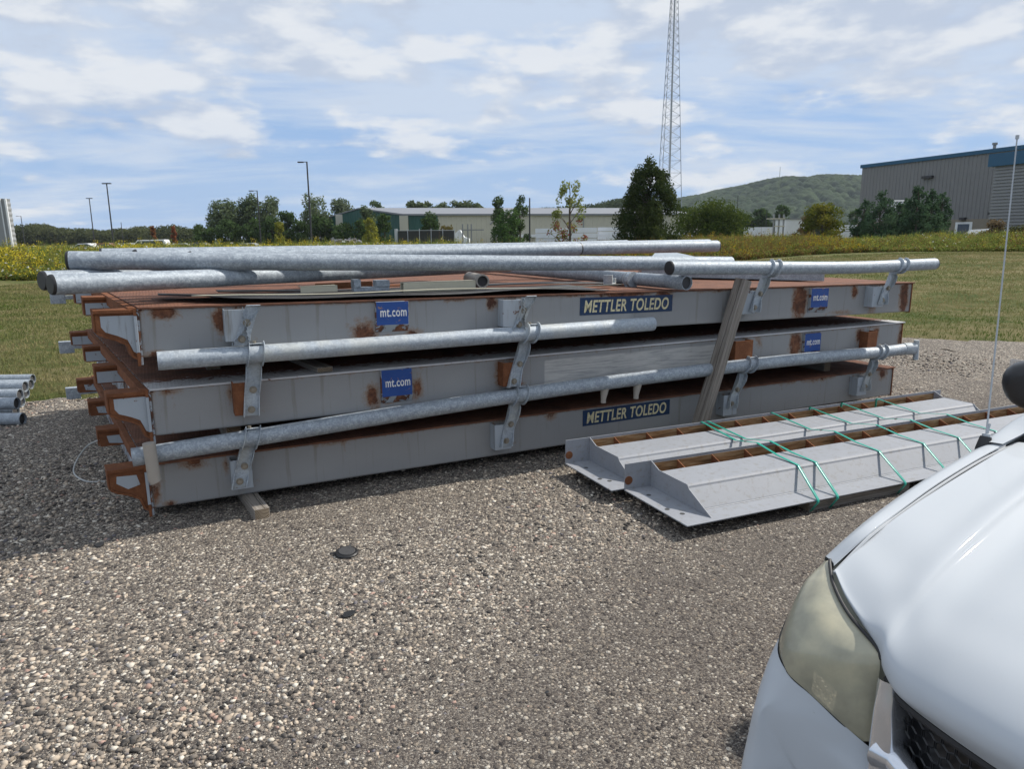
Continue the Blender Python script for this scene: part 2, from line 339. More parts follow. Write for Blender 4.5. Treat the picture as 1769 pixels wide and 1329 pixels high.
    stops = [(.0, (.05, .044, .042)), (.24, (.10, .088, .08)), (.44, (.20, .172, .145)), (.62, (.36, .305, .24)), (.80, (.56, .50, .41)), (.95, (.78, .72, .62)), (1, (.40, .30, .22))]
    k1 = t.ramp(c1[0], stops); k2 = t.ramp(c2[1], stops); k3 = t.ramp(c3[0], stops)
    patchy = t.m('ADD', t.m('MULTIPLY', big, .6), t.m('MULTIPLY', mid, .4))
    gx_, gy_, gz_ = t.sep(v)[:3]; lane = t.sstep(t.m('ADD', t.m('SUBTRACT', gy_, t.m('MULTIPLY', gx_, .9)), t.m('MULTIPLY', t.m('SUBTRACT', mid, .5), 1.6)), 2.3, 3.9)   # packed wheel lane beside the car
    light = t.m('ADD', t.m('MULTIPLY', t.sstep(patchy, .38, .64), .55), t.m('SUBTRACT', t.m('MULTIPLY', lane, .62), .12), clamp=True)
    s1 = t.sstep(t.m('ADD', c1[1], t.m('MULTIPLY', light, .36)), .80, .82)      # which coarse stones are present
    s2 = t.sstep(t.m('ADD', c2[2], t.m('MULTIPLY', light, .34)), .70, .72)
    e1 = t.m('MULTIPLY', s1, t.m('SUBTRACT', 1, t.sstep(d1, .46, .54))); e2 = t.m('MULTIPLY', s2, t.m('SUBTRACT', 1, t.sstep(d2, .46, .54)))
    fines = t.mix(.50, k3, t.mix(big, (.042, .036, .035), (.075, .066, .062)))
    c = t.mix(e2, fines, k2); c = t.mix(e1, c, k1)
    c = t.mix(t.m('MULTIPLY', t.m('SUBTRACT', 1, light), .45), c, (.064, .055, .051))
    h = t.m('ADD', t.m('MULTIPLY', e1, t.m('SUBTRACT', 1.0, t.m('MULTIPLY', d1, 1.3))), t.m('ADD', t.m('MULTIPLY', t.m('MULTIPLY', e2, .5), t.m('SUBTRACT', 1, d2)), t.m('MULTIPLY', t.m('SUBTRACT', 1, d3), .22)))
    P(t, base=c, rough=.92, spec=.2, norm=bump(t, h, .014, 1)); M['gravel'] = m
    # lawn and rough ground
    m, t = mat('lawn'); v = t.geo; a = t.noise(v, .35, 5, .6); b = t.noise(v, 2.0, 6, .7); c_ = t.noise(t.map(v, (1, 1, 1)), 45, 5, .8)
    c = t.ramp(t.m('ADD', t.m('MULTIPLY', a, .5), t.m('MULTIPLY', b, .5)), [(.38, (.055, .095, .022)), (.46, (.12, .14, .045)), (.56, (.26, .22, .11))])
    c = t.mix(t.m('MULTIPLY', c_, .55), c, (.055, .065, .018)); c = t.mix(t.m('MULTIPLY', t.sstep(t.noise(v, 12, 5, .7), .55, .7), .4), c, (.22, .19, .09))
    P(t, base=c, rough=.95, spec=.1, norm=bump(t, t.m('ADD', c_, b), .05, .9)); M['lawn'] = m
    m, t = mat('rough_ground'); a = t.noise(t.geo, .2, 6, .6); P(t, base=t.mix(a, (.05, .065, .02), (.11, .10, .04)), rough=1, spec=.05); M['rough'] = m
    M['asphalt'] = plain('asphalt', (.06, .06, .062), .9, nz=.2, sc=.5)
    for k, c, r in (('w_cream', (.50, .48, .40), .6), ('w_green', (.018, .085, .07), .5), ('w_roof', (.20, .21, .23), .6), ('w_grey', (.20, .20, .205), .6), ('w_grey2', (.25, .255, .265), .6), ('w_blue', (.010, .085, .17), .5),
                    ('masonry', (.24, .21, .17), .9), ('w_white', (.72, .74, .76), .6), ('dark_steel', (.03, .03, .035), .5), ('tower_steel', (.27, .30, .36), .5), ('silver', (.40, .43, .46), .5), ('window', (.03, .05, .08), .1), ('wrap', (.70, .73, .80), .5), ('car_silver', (.42, .44, .46), .3), ('car_dark', (.03, .035, .045), .3), ('car_red', (.25, .03, .03), .3), ('car_body', (.75, .76, .78), .3), ('fence_dark', (.03, .032, .03), .8), ('pole_grey', (.25, .26, .27), .6)):
        M[k] = plain(k, c, r, nz=.08, sc=1.5)
mk()
# ============================================================ GROUND
def rise(x, y):                                            # lawn berm on the right
    a = np.clip((np.asarray(y)-12)/26, 0, 1); b = np.clip((np.asarray(x)-3)/22, 0, 1)
    a = a*a*(3-2*a); b = b*b*(3-2*b); return .75*a*b
def gravel_edge(x): return np.interp(x, [-60, -20, -10, -5.3, 0, 6.8, 9, 12, 20, 60], [2.5, 4.0, 6.2, 7.9, 10.2, 12.5, 11.7, 10.4, 8.6, 7.5])
def sheet(name, xs, ys, zf, mt, kind='structure'):
    X, Y = np.meshgrid(xs, ys); Z = zf(X, Y); V = np.stack([X, Y, Z], -1).reshape(-1, 3); n, m = X.shape
    i = np.arange(n-1)[:, None]*m + np.arange(m-1)[None]; Fq = np.stack([i, i+1, i+m+1, i+m], -1).reshape(-1, 4)
    return tag(npmesh(name, V, Fq, mt, smooth=True), kind=kind)
def wob(x, s): return np.sin(x*s)+.6*np.sin(x*s*2.3+1)+.4*np.sin(x*s*5.1+2)
sheet('ground', np.array([-3000, -800, -200, 0, 200, 800, 3000.]), np.array([-300, -50, 40, 120, 500, 1000, 3000.]), lambda x, y: x*0-.25, M['rough'])
xs = np.arange(-60, 90.1, .5); ys = np.concatenate([np.arange(-6, 2, 1.), np.arange(2, 60, .25), np.arange(60, 130.1, 2)])
def lawnz(x, y): return rise(x, y) + .02*np.sin(x*.9+1)*np.sin(y*.7) + .012*np.sin(x*2.3+y*1.7) - .09*np.clip((gravel_edge(x)-y+.5)/.5, 0, 1)
sheet('lawn', xs, ys, lawnz, M['lawn'])
# gravel yard with a ragged edge
gx = np.concatenate([np.arange(-30, -12, .5), np.arange(-12, 16, .08), np.arange(16, 60, .5)]); rr = rng.random(len(gx))
ed = gravel_edge(gx) + .06*wob(gx, 3.1) + .03*wob(gx, 13) + (rr-.5)*.10
V = []; rows = [-8, 0, 3, 5, 7]
for k in range(9):
    for i, x in enumerate(gx):
        y = -8 + (ed[i]+8)*[0, .3, .55, .7, .8, .88, .94, .98, 1][k]
        V.append((x, y, .004+ (.010*math.sin(x*1.3)*math.sin(y*1.1) if k < 8 else -.012)+.008))
n = len(gx); Fq = np.array([(k*n+i, k*n+i+1, (k+1)*n+i+1, (k+1)*n+i) for k in range(8) for i in range(n-1)])
tag(npmesh('gravel_yard', np.array(V), Fq, M['gravel'], smooth=True), kind='structure')
tag(sheet('parking_lot', np.array([-120, -60, 0, 60, 120.]), np.array([84, 100, 125.]), lambda x, y: x*0-.12+.0*y, M['asphalt']), kind='structure')

# loose stones on the gravel (uncountable)
def ico():
    bm = bmesh.new(); bmesh.ops.create_icosphere(bm, subdivisions=1, radius=1); v = np.array([q.co[:] for q in bm.verts]); f = np.array([[q.index for q in p.verts] for p in bm.faces]); bm.free(); return v, f
IV, IF = ico()
def scatter_stones(name, pts, size, cols, label):
    N = len(pts); nv = len(IV)
    Vs = np.repeat(IV[None], N, 0) * (1+.85*(rng.random((N, nv, 1))-.5))
    sc = size[:, None, None]*np.stack([.7+.6*rng.random(N), .7+.5*rng.random(N), .45+.35*rng.random(N)], -1)[:, None]
    Vs = Vs*sc; a = rng.random(N)*6.283; ca, sa = np.cos(a)[:, None], np.sin(a)[:, None]
    X = Vs[..., 0]*ca-Vs[..., 1]*sa; Y = Vs[..., 0]*sa+Vs[..., 1]*ca
    V = np.stack([X, Y, Vs[..., 2]], -1)+pts[:, None]
    Fq = (IF[None]+np.arange(N)[:, None, None]*nv).reshape(-1, 3)
    o = npmesh(name, V.reshape(-1, 3), Fq, M['stones'], col=np.repeat(cols[:, None], nv, 1).reshape(-1, 3)); return tag(o, label, 'gravel', kind='stuff')
def patchn(x, y): return .5+.25*np.sin(x*.9+.6*np.sin(y*1.1))*np.cos(y*.8+1)+.25*np.sin(x*2.1+y*1.3+2)
N = 150000; yy = 1.5+9.5*rng.random(N)**1.7; xx = (rng.random(N)*2-1)*(yy*.78+.3)-.0
lane_ = np.clip((yy-.9*xx-2.2)/1.7, 0, 1); keep = (yy < gravel_edge(xx)-.05) & (rng.random(N) < .28+.72*lane_) & (rng.random(N) < .25+.75*np.clip(patchn(xx, yy)*1.2+(.3-xx*.12), 0, 1)); xx, yy = xx[keep], yy[keep]; N = len(xx)
sz = .0026+(.0045+.0085*np.clip((yy-.9*xx-2.2)/1.7, 0, 1))*rng.random(N)**2.6+yy*.0003; pal = np.array([(.05, .046, .044), (.11, .10, .09), (.22, .19, .16), (.36, .30, .24), (.56, .47, .37), (.72, .66, .56), (.46, .31, .25), (.16, .15, .16)])
ci = rng.choice(8, N, p=[.14, .14, .16, .20, .19, .10, .03, .04]); cc = pal[ci]*(.85+.3*rng.random((N, 1)))
scatter_stones('loose_stones', np.stack([xx, yy, .006+sz*.25], -1), sz, cc, 'loose tan and grey stones scattered over the gravel yard')

# grass blades on the lawn close enough to read
def blades(name, N, x0, x1, y0, y1, label, hmax=.07, edge=.0):
    x = x0+(x1-x0)*rng.random(N); y = y0+(y1-y0)*rng.random(N)**1.4
    k = y > gravel_edge(x)+.04*wob(x, 9)+(rng.random(N)-.55)*.35; x, y = x[k], y[k]; N = len(x)
    h = hmax*(.35+.65*rng.random(N))*(1+1.0*(rng.random(N) < .02)); a = rng.random(N)*6.28; wd = .003+.0005*y
    z = lawnz(x, y); lean = (rng.random((N, 2))-.5)*h[:, None]*1.3
    dx, dy = np.cos(a)*wd, np.sin(a)*wd
    V = np.stack([np.stack([x-dx, y-dy, z], -1), np.stack([x+dx, y+dy, z], -1), np.stack([x+lean[:, 0], y+lean[:, 1], z+h], -1)], 1).reshape(-1, 3)
    nse = .5+.5*np.sin(x*1.7+np.sin(y*1.3)*2)*np.sin(y*.9+1.5*np.sin(x*.7)); g = np.clip(nse+(rng.random(N)-.5)*.9, 0, 1)[:, None]
    near = np.clip(1-(y-gravel_edge(x))/.9, 0, 1)[:, None]; g = g*(1-near*.9)-near*.18
    lowf = .5+.5*np.sin(x*.45+2*np.sin(y*.21))*np.cos(y*.38+x*.13); g = np.clip(g*.75+.45*lowf[:, None]-.02, 0, 1); col = np.array([.085, .13, .028])*(1-g)+np.array([.29, .245, .125])*g
    return tag(npmesh(name, V, np.arange(3*N).reshape(-1, 3), M['foliage'], col=np.repeat(col, 3, 0)), label, 'grass', kind='stuff')
blades('lawn_grass', 130000, -20, -3, 6.5, 30, 'short dry green lawn grass left of the deck stack')
blades('lawn_grass', 150000, 3, 34, 8, 42, 'mown green lawn grass on the rise right of the stack')
# weeds along gravel
# ============================================================ SCALE DECKS
L_, W_, H_ = 7.0, 3.7, .296
def deck_beam(name, D, blobs, wear=()):
    nu, nz = 420, 24; u = np.linspace(0, L_, nu); z = np.linspace(0, H_-.012, nz); U, Z = np.meshgrid(u, z)
    A = .42*np.exp(-(H_-.012-Z)/.012)+.20*np.exp(-Z/.006)+.35*np.exp(-U/.03)+.25*np.exp(-(L_-U)/.05)
    for (bu, bz, ru, rz, s) in blobs: A = np.maximum(A, s*np.exp(-((U-bu)/ru)**2-((Z-bz)/rz)**2))
    rd = random.Random(hash(round(D.location.z*1000)) % 999)
    for k in range(46):
        du, dw_, dl, ds = rd.random()*L_, .003+.010*rd.random()**2, .04+.22*rd.random()**1.6, .22+.30*rd.random()
        if k < 2*len(blobs): b_ = blobs[k % len(blobs)]; du = b_[0]+(rd.random()-.5)*b_[2]*1.6; z_top = b_[1]
        else: z_top = H_-.012
        A = np.maximum(A, ds*np.exp(-((U-du)/dw_)**2)*np.clip((Z-(z_top-dl))/dl, 0, 1)**.5*(Z <= z_top))
    A = A+.10*np.exp(-(H_-.012-Z)/.05)
    Wr = np.zeros_like(A)
    for (a, b, c, e) in wear: Wr = np.maximum(Wr, ((U > a) & (U < b) & (Z > c) & (Z < e)).astype(float))
    V = np.stack([U, U*0, Z], -1).reshape(-1, 3); i = np.arange(nz-1)[:, None]*nu+np.arange(nu-1)[None]
    Fq = np.stack([i, i+1, i+nu+1, i+nu], -1).reshape(-1, 4); n = len(V)
    # give it thickness: back copy and rim strips
    V2 = V+np.array([0, .010, 0]); V = np.concatenate([V, V2]); F2 = Fq[:, ::-1]+n
    rim = []
    for k in range(nu-1): rim += [(k+1, k, n+k, n+k+1), ((nz-1)*nu+k, (nz-1)*nu+k+1, n+(nz-1)*nu+k+1, n+(nz-1)*nu+k)]
    for k in range(nz-1): rim += [(k*nu, (k+1)*nu, n+(k+1)*nu, n+k*nu), ((k+1)*nu+nu-1, k*nu+nu-1, n+k*nu+nu-1, n+(k+1)*nu+nu-1)]
    Fq = np.concatenate([Fq, F2, np.array(rim)])
    return npmesh(name, V, Fq, M['deck_paint'], D, attr={'rust': np.concatenate([A.ravel()]*2), 'wear': np.concatenate([Wr.ravel()]*2)})
def text_mesh(body, size, mt, parent, u0, z0, y, name='lettering', shear=0., sx=1., bold=.0, tilt=0., fit=None):
    cu = bpy.data.curves.new(name, 'FONT'); cu.body = body; cu.size = size; cu.extrude = .0006; cu.offset = bold; cu.shear = shear; cu.space_character = 1.07; cu.fill_mode = 'BOTH'
    o = bpy.data.objects.new(name, cu); COL.objects.link(o); dg = bpy.context.evaluated_depsgraph_get(); dg.update()
    me = bpy.data.meshes.new_from_object(o.evaluated_get(dg)); bpy.data.objects.remove(o); bpy.data.curves.remove(cu)
    me.materials.clear(); o = link(name, me, mt, parent); o.location = (u0, y, z0); o.rotation_euler = (R(90), tilt, 0); 
    if fit: xs_ = [v.co.x for v in me.vertices]; sx = fit/(max(xs_)-min(xs_))
    o.scale = (sx, 1, 1)
    return o
def stub(D, y0, length, kind):                              # projecting receiver with a swept gusset web
    mt = M['stub_paint']; w_ = .13; top = H_-.015
    r = MB(); r.box(-length, -.0, y0-.016, y0+w_+.014, top-.018, top+.004); plate = r.build('receiver_cap', M['rust'], D, bevel=.003)
    if kind == 0:   # deep gusset sweeping down to the corner
        poly = [(-length+.01, top-.014), (-length+.01, top-.12), (-length+.05, top-.145), (-length*.55, top-.165), (-length*.3, top-.2), (-.05, top-.27), (0, top-.30), (0, top-.014)]
    else: poly = [(-length+.01, top-.014), (-length+.01, top-.13), (0, top-.13), (0, top-.014)]
    m = MB()
    for yy in (y0, y0+w_-.008): m.prism(poly, lambda p, q, a: (p, a, q), yy, yy+.008)
    m.box(-length, -length+.008, y0+.008, y0+w_-.008, top-.125, top-.014)
    s = m.build('receiver', M['rust'], D)
    cx = sum(p for p, q in poly)/len(poly); cz = sum(q for p, q in poly)/len(poly)
    if kind == 0: ins = [(-length+.035, top-.032), (-length+.035, top-.095), (-length+.055, top-.125), (-length*.5, top-.150), (-length*.3, top-.175), (-.045, top-.245), (-.012, top-.27), (-.010, top-.032)]
    else: ins = [(-length+.012, top-.040), (-length+.012, top-.122), (-.004, top-.122), (-.004, top-.040)]
    if D['label'].startswith('lowest') and kind == 0: ins = [(-length+.05, top-.045), (-length+.045, top-.09), (-length*.55, top-.135), (-.06, top-.115), (-.075, top-.05)]
    if D['label'].startswith('lowest') and kind == 1: ins = [(-length+.06, top-.05), (-length+.07, top-.105), (-.01, top-.122), (-.01, top-.05)]
    m = MB(); m.prism(ins, lambda p, q, a_: (p, a_, q), y0-.0022, y0-.0004); m.build('painted_web', M['clean_paint'], s)
    if kind == 0:
        m = MB(); pl = poly[1:7]; m.strip([(p, q-.006) for p, q in pl], .014, lambda p, q, a_: (p, a_, q), y0-.010, y0+w_+.006); m.build('receiver_flange', M['rust'], D)
def make_deck(label, x, y, z, yaw, tilt, blobs, top_mat, wear=()):
    D = thing('scale_deck', label, 'steel deck', (x, y, z), group='weighbridge deck sections stacked one on another', rot=(0, tilt, yaw))
    b = MB(); b.box(-.004, L_+.03, -.014, W_+.014, H_-.012, H_); b.build('deck_plate', top_mat, D, bevel=.0015)
    deck_beam('side_beam', D, blobs, wear)
    b = MB(); b.box(0, L_, W_-.01, W_, 0, H_-.012); b.build('side_beam', M['deck_paint'], D)
    b = MB(); b.box(.002, L_-.002, .010, .085, 0, .008); b.box(.002, L_-.002, W_-.085, W_-.010, 0, .008); b.build('bottom_flange', M['flaked_paint'], D)
    for xx, mt in ((-.012, M['flaked_paint']), (L_, M['rust'])):
        b = MB()
        if xx < 0:
            b.box(xx, 0, -.006, .03, -.045, H_-.012); b.box(xx, 0, .03, W_+.006, .0, H_-.012)
        else: b.box(xx, xx+.012, -.006, W_+.006, -.01, H_-.012)
        b.build('end_plate', mt, D, bevel=.001)
    b = MB(); b.box(.04, L_-.04, .55, .56, .01, H_-.014); b.box(.04, L_-.04, 1.65, 1.66, .01, H_-.014); b.box(.04, L_-.04, 2.75, 2.76, .01, H_-.014); b.build('inner_rib', M['flaked_paint'], D)
    b = MB(); b.box(-.055, -.013, .02, W_-.02, H_-.075, H_-.004); b.build('end_bar', M['rust'], D, bevel=.003)
    b = MB(); b.box(-.030, -.013, -.012, -.002, .03, H_-.05); b.build('corner_bar', M['clean_paint'], D, bevel=.002); b = MB(); b.box(-.030, -.013, -.012, -.002, -.05, .028); b.build('corner_bar', M['rust'], D); b = MB(); b.box(-.030, -.013, -.012, -.002, H_-.048, H_-.005); b.build('corner_bar', M['rust'], D)
    for i, yy in enumerate((.012, 1.15, 2.3, 3.5)): stub(D, yy, (.235, .20, .18, .2)[i], 0 if i == 0 else 1)
    for yy in (.62, 1.75, 2.9):
        b = MB(); b.box(-.04, -.013, yy, yy+.12, .03, H_-.07); b.build('end_lug', M['clean_paint'], D, bevel=.003)
    # far side rail tabs, seen past the left end
    for uu in (.05,):
        b = MB(); b.box(uu-.35, uu-.22, W_+.02, W_+.10, .05, .17); b.box(uu-.22, uu-.012, W_+.03, W_+.06, .09, .13); b.build('far_bracket', M['galv'], D, bevel=.003)
    for o in D.children_recursive:
        if o.type == 'MESH':
            for v in o.data.vertices: v.co.x -= .135*max(v.co.y, 0)*(1-max(0, v.co.x)/L_)
    return D
def face_box(D, u0, u1, z0, z1, out, mt, name='bracket_box'):
    m = MB(); t_ = .006
    m.box(u0, u0+t_, -out, 0, z0, z1); m.box(u1-t_, u1, -out, 0, z0, z1); m.box(u0+t_, u1-t_, -out, -out+t_, z0, z1); m.box(u0+t_, u1-t_, -out+t_, 0, z0, z0+t_)
    return m.build(name, mt, D, bevel=.002)
def bolt(par, u, y, z, r=.016):
    m = MB(); m.tube([(u, y, z), (u, y-.006, z)], r*1.45, 16); m.tube([(u, y-.006, z), (u, y-.018, z)], r, 6); m.build('bolt', M['bolt'], par)
def strap(D, ub, zb, ut, zt, off=.15, wd=.088, mt=None):    # channel bracket bolted low, hooked round the rail
    mt = mt or M['galv_warm']; m = MB(); du = (ut-ub)/(zt-zb)
    def fn(p, q, a): return (ub+(q-zb)*du+a, -p, q)         # p outward, q up, a along
    yb = .102; r = .0575
    # web
    m.strip([(yb, zb), (yb+.003, (zb+zt)/2), (off-.062 if off-.062 > yb else yb+.006, zt-.05), (off-.064, zt), (off-.045, zt+.05), (off, zt+.066)], .005, fn, -wd/2, wd/2)
    m.strip([(off, zt+.066), (off+.02, zt+.064)], .005, fn, -wd/2, wd/2)
    # wavy flanges ending in hooks round the pipe front
    n = 9; low = [(yb+.014+(.010*math.cos(k/(n-1)*6.3*1.3)), zb+(zt-.07-zb)*k/(n-1)) for k in range(n)]; wl = [.030+.016*math.cos(k/(n-1)*6.3*1.3) for k in range(n)]
    arc = [(off+(r+.011)*math.cos(R(a)), zt+(r+.011)*math.sin(R(a))) for a in range(-75, 100, 12)]
    for s in (-1, 1):
        a0 = s*wd/2-.0025
        m.strip(low+arc, wl+[.022]*len(arc), fn, a0, a0+.005)
    st = m.build('rail_bracket', mt, D, smooth=False)
    bolt(st, ub+.3*(ut-ub)*.4, -yb-.002, zb+.04); bolt(st, ub+(ut-ub)*.5, -yb-.006, zb+(zt-zb)*.42)
    m = MB(); m.tube([(ut, -off, zt+.066), (ut, -off, zt+.082)], .012, 6); m.build('bolt', M['bolt'], st)
    return st
def pipe(name, path, r, mt, parent=None, capA=None, capB=None, wall=.005):
    path = [Vector(p) for p in path]; m = MB()
    m.tube(path, r, 28, cap=False); n = len(m.v)
    inner = [path[0]]+path[1:-1]+[path[-1]]; m.tube(inner, r-wall, 28, cap=False)
    k = len(path)
    for e in (0, (k-1)*28): m.f += [(e+i, e+(i+1) % 28, n+e+(i+1) % 28, n+e+i) for i in range(28)]
    o = m.build(name, mt, parent, smooth=True)
    for c, a, b_ in ((capA, path[0], path[1]), (capB, path[-1], path[-2])):
        d = (b_-a).normalized()
        if c == 'cap':
            m = MB(); m.tube([a-d*.012, a-d*.004, a+d*.004], [r*.93, r*1.0, r*1.01], 28); m.build('end_cap', M['black_plastic'], o, smooth=True)
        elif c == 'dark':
            m = MB(); m.tube([a+d*.02, a+d*.5], r-wall-.001, 24); m.build('bore_shade_plug', M['hole'], o, smooth=True)  # dark-coloured plug stands in for the shade inside the open pipe
    return o
def smooth_path(pts, n=8):
    G = catmull(np.array([pts, pts], float), n)[0]; return [tuple(p) for p in G]
def sticker_box(D, u0, u1, z0, z1, word, half=0):
    out = .028; m = MB()
    # fabricated boss: flat front, chamfered underside
    prof = [(0, z1), (out, z1), (out, z0+.045), (.004, z0), (0, z0)]
    m.prism(prof, lambda p, q, a: (a, -p, q), u0, u1); bx = m.build('sticker_boss', M['flaked_paint'], D, bevel=.002)
    m = MB(); m.box(u0+.004, u1-.003, -out-.0022, -out-.0004, z0+.05, z1-.002); st = m.build('blue_sticker', M['sticker'], bx)
    wd = u1-u0; s = .088
    text_mesh(word, s, M['white_letter'], st, u0+wd*.12+half, z0+.05+(z1-z0-.05)*.36, -out-.0028, sx=1, bold=.0013, fit=wd*.80)
def logo(D, u0, u1, z0, z1, tilt=0.):
    m = MB(); m.box(u0, u1, -.0035, -.0008, z0, z1); st = m.build('name_sticker', M['sticker_navy'], D)
    s = (z1-z0)*.98; text_mesh('METTLER TOLEDO', s, M['cream'], st, u0+.032, z0+(z1-z0)*.16, -.0042, shear=.16, sx=1, bold=.0026, fit=u1-u0-.075)
    return st
def brblobs(us):
    o = []
    for u in us: o += [(u-.15, .21, .022, .07, .62), (u-.04, .275, .08, .015, .50), (u+.02, .08, .04, .02, .30)]
    return o
US = [.60, 2.54, 4.85, 6.56]
bA = brblobs(US)+[(.25, .27, .09, .05, .7), (.02, .1, .04, .12, .7), (.09, .01, .05, .03, .6), (1.15, .28, .2, .03, .45), (2.9, .27, .06, .05, .6), (5.9, .27, .25, .03, .55), (6.85, .24, .08, .07, .75), (5.5, .28, .12, .03, .5), (3.6, .285, .3, .02, .5)]
bB = brblobs(US)+[(1.37, .10, .06, .10, .9), (1.70, .12, .05, .10, .8), (1.5, .05, .1, .03, .5), (.1, .27, .08, .03, .6), (2.36, .17, .06, .13, .6), (5.47, .15, .08, .16, 1.1), (6.35, .2, .05, .09, .9), (6.6, .2, .05, .09, .9), (5.0, .22, .05, .09, .5), (3.5, .285, .35, .012, .6), (6.98, .15, .04, .14, .8)]
bC = brblobs(US)+[(.13, .26, .09, .05, .9), (.06, .01, .06, .03, .8), (1.34, .07, .10, .10, .85), (1.68, .04, .08, .06, .8), (1.5, .03, .12, .03, .6), (.44, .2, .05, .1, .9), (2.28, .24, .05, .06, .9), (3.45, .275, .28, .03, .95), (3.85, .25, .10, .08, .8), (3.0, .28, .2, .02, .6), (1.2, .285, .4, .015, .55), (5.42, .15, .10, .17, 1.2), (6.15, .22, .05, .07, .95), (6.42, .13, .06, .14, .9), (6.9, .15, .08, .2, 1.0), (6.0, .03, .2, .03, .55), (2.0, .28, .15, .02, .6), (4.4, .28, .3, .02, .5)]
A = make_deck('lowest grey steel scale deck of the stack, resting on timbers over the gravel', -2.293, 4.351, .090, .455, -.0035, bA, M['tread_rust'])
B = make_deck('middle grey steel scale deck of the stack, with flaking paint along its top edge', -2.196, 4.278, .589, .468, .0, bB, M['tread_flaky'], wear=[(2.75, 4.6, .04, .235)])
Cd = make_deck('topmost grey steel scale deck of the stack, rusty top plate under loose pipes', -2.183, 4.212, 1.090, .467, .0128, bC, M['tread_rust'])
# --- deck A fittings
logo(A, 3.20, 4.09, .135, .268)
zt = lambda D, u, z: z-{'A': .090+.0035*u, 'B': .589, 'C': 1.090-.0128*u}[D]
face_box(A, .47, .60, .07, .27, .095, M['clean_paint']); face_box(A, 2.36, 2.50, .07, .27, .095, M['clean_paint']); face_box(A, 4.62, 4.78, .07, .26, .095, M['clean_paint']); face_box(A, 6.36, 6.50, .07, .26, .095, M['clean_paint'])
rp = [(-.08, -.15, .392), (.30, -.15, .408), (.601, -.15, .421), (1.6, -.15, .466), (2.54, -.15, .500), (3.2, -.15, .515), (4.835, -.15, .532), (6.0, -.15, .522), (6.564, -.15, .508), (7.0, -.15, .513)]
ra = pipe('guard_rail', smooth_path(rp, 5), .056, M['galv'], A, 'dark', 'dark')
for (ub, zb, ut, z2) in ((.506, .088, .601, .421), (2.438, .10, 2.54, .500), (4.69, .142, 4.835, .532), (6.45, .122, 6.564, .508)): strap(A, ub, zb, ut, z2)
m = MB(); m.tube([(.035, -.235, .245), (.028, -.235, .262), (.02, -.235, .49)], [.034, .036, .036], 20); m.build('rail_end_post', M['pvc'], ra, smooth=True)
m = MB(); m.tube([(7.06, -.20, .40), (7.05, -.20, .60)], .026, 18); m.tube([(6.93, -.15, .513), (7.04, -.19, .513)], .062, 18); m.build('rail_end_post', M['galv_warm'], ra, smooth=True)
for u in (3.30, 3.62):
    m = MB(); m.tube([(u+.02, -.15, .53), (u+.01, -.15, .46), (u, -.15, .385), (u, -.15, .355)], [.050, .034, .022, .022], 16); m.build('rail_leg', M['pvc'], ra, smooth=True)
# --- deck B fittings
sticker_box(B, 1.43, 1.655, .045, .285, 'mt.com'); sticker_box(B, 5.555, 5.775, .045, .27, 'mt.com')
for u0, u1, z0, z1 in ((.46, .60, .09, .30), (2.34, 2.50, .09, .27), (4.62, 4.83, .09, .27), (6.36, 6.50, .06, .24)): face_box(B, u0, u1, z0, z1, .095, M['rust'])
rb = pipe('guard_rail', smooth_path([(.055, -.15, .485), (1.0, -.15, .483), (2.5, -.15, .487), (3.66, -.15, .490)], 4), .056, M['galv_warm'], B, 'dark', 'dark')
for (ub, zb, ut, z2) in ((.552, .085, .602, .484), (2.41, .087, 2.534, .487)): strap(B, ub, zb, ut, z2)
# --- deck C fittings
sticker_box(Cd, 1.41, 1.64, .075, .282, 'mt.com'); sticker_box(Cd, 5.53, 5.76, .045, .272, 'mt.com'); logo(Cd, 3.035, 3.935, .122, .258)
for u0, u1 in ((.455, .60), (2.33, 2.48), (4.62, 4.78), (6.30, 6.46)): face_box(Cd, u0, u1, .075, .27, .09, M['clean_paint'])
rc = pipe('guard_rail', smooth_path([(3.77, -.15, .483), (4.9, -.15, .470), (6.0, -.15, .462), (7.09, -.15, .484)], 4), .056, M['galv'], Cd, 'cap', 'cap')
for (ub, zb, ut, z2) in ((4.74, .09, 4.875, .467), (6.41, .10, 6.56, .470)): strap(Cd, ub, zb, ut, z2)
def loose_bracket(D, u, lean):                               # empty bow-tie bracket still bolted on
    m = MB(); zb, z1 = .05, .285
    def fn(p, q, a): return (u+(q-zb)*lean+a, -p, q)
    m.strip([(.10, zb), (.104, .18), (.11, z1), (.135, z1+.012)], .005, fn, -.04, .04)
    n = 11; w0 = [.05+.022*math.cos(k/(n-1)*6.28) for k in range(n)]
    for s in (-1, 1):
        for k in range(n-1):
            z0, zz = zb+(z1-zb)*k/(n-1), zb+(z1-zb)*(k+1)/(n-1); a0, a1 = s*(w0[k]-.022), s*(w0[k+1]-.022)
            m.strip([(.103, z0), (.137, z0)], .004, lambda p, q, a: (u+(q-zb)*lean+(a0 if a < .5 else a1), -p, q+(zz-z0)*a), 0, 1)
    st = m.build('rail_bracket', M['galv_warm'], D); bolt(st, u+.03*lean, -.103, zb+.04); bolt(st, u+.13*lean, -.106, zb+.14)
loose_bracket(Cd, .535, .35); loose_bracket(Cd, 2.44, .40)
m = MB(); m.box(.02, .075, -.028, -.014, -.0, .20); m.box(.0, .03, -.05, -.014, .05, .09); 
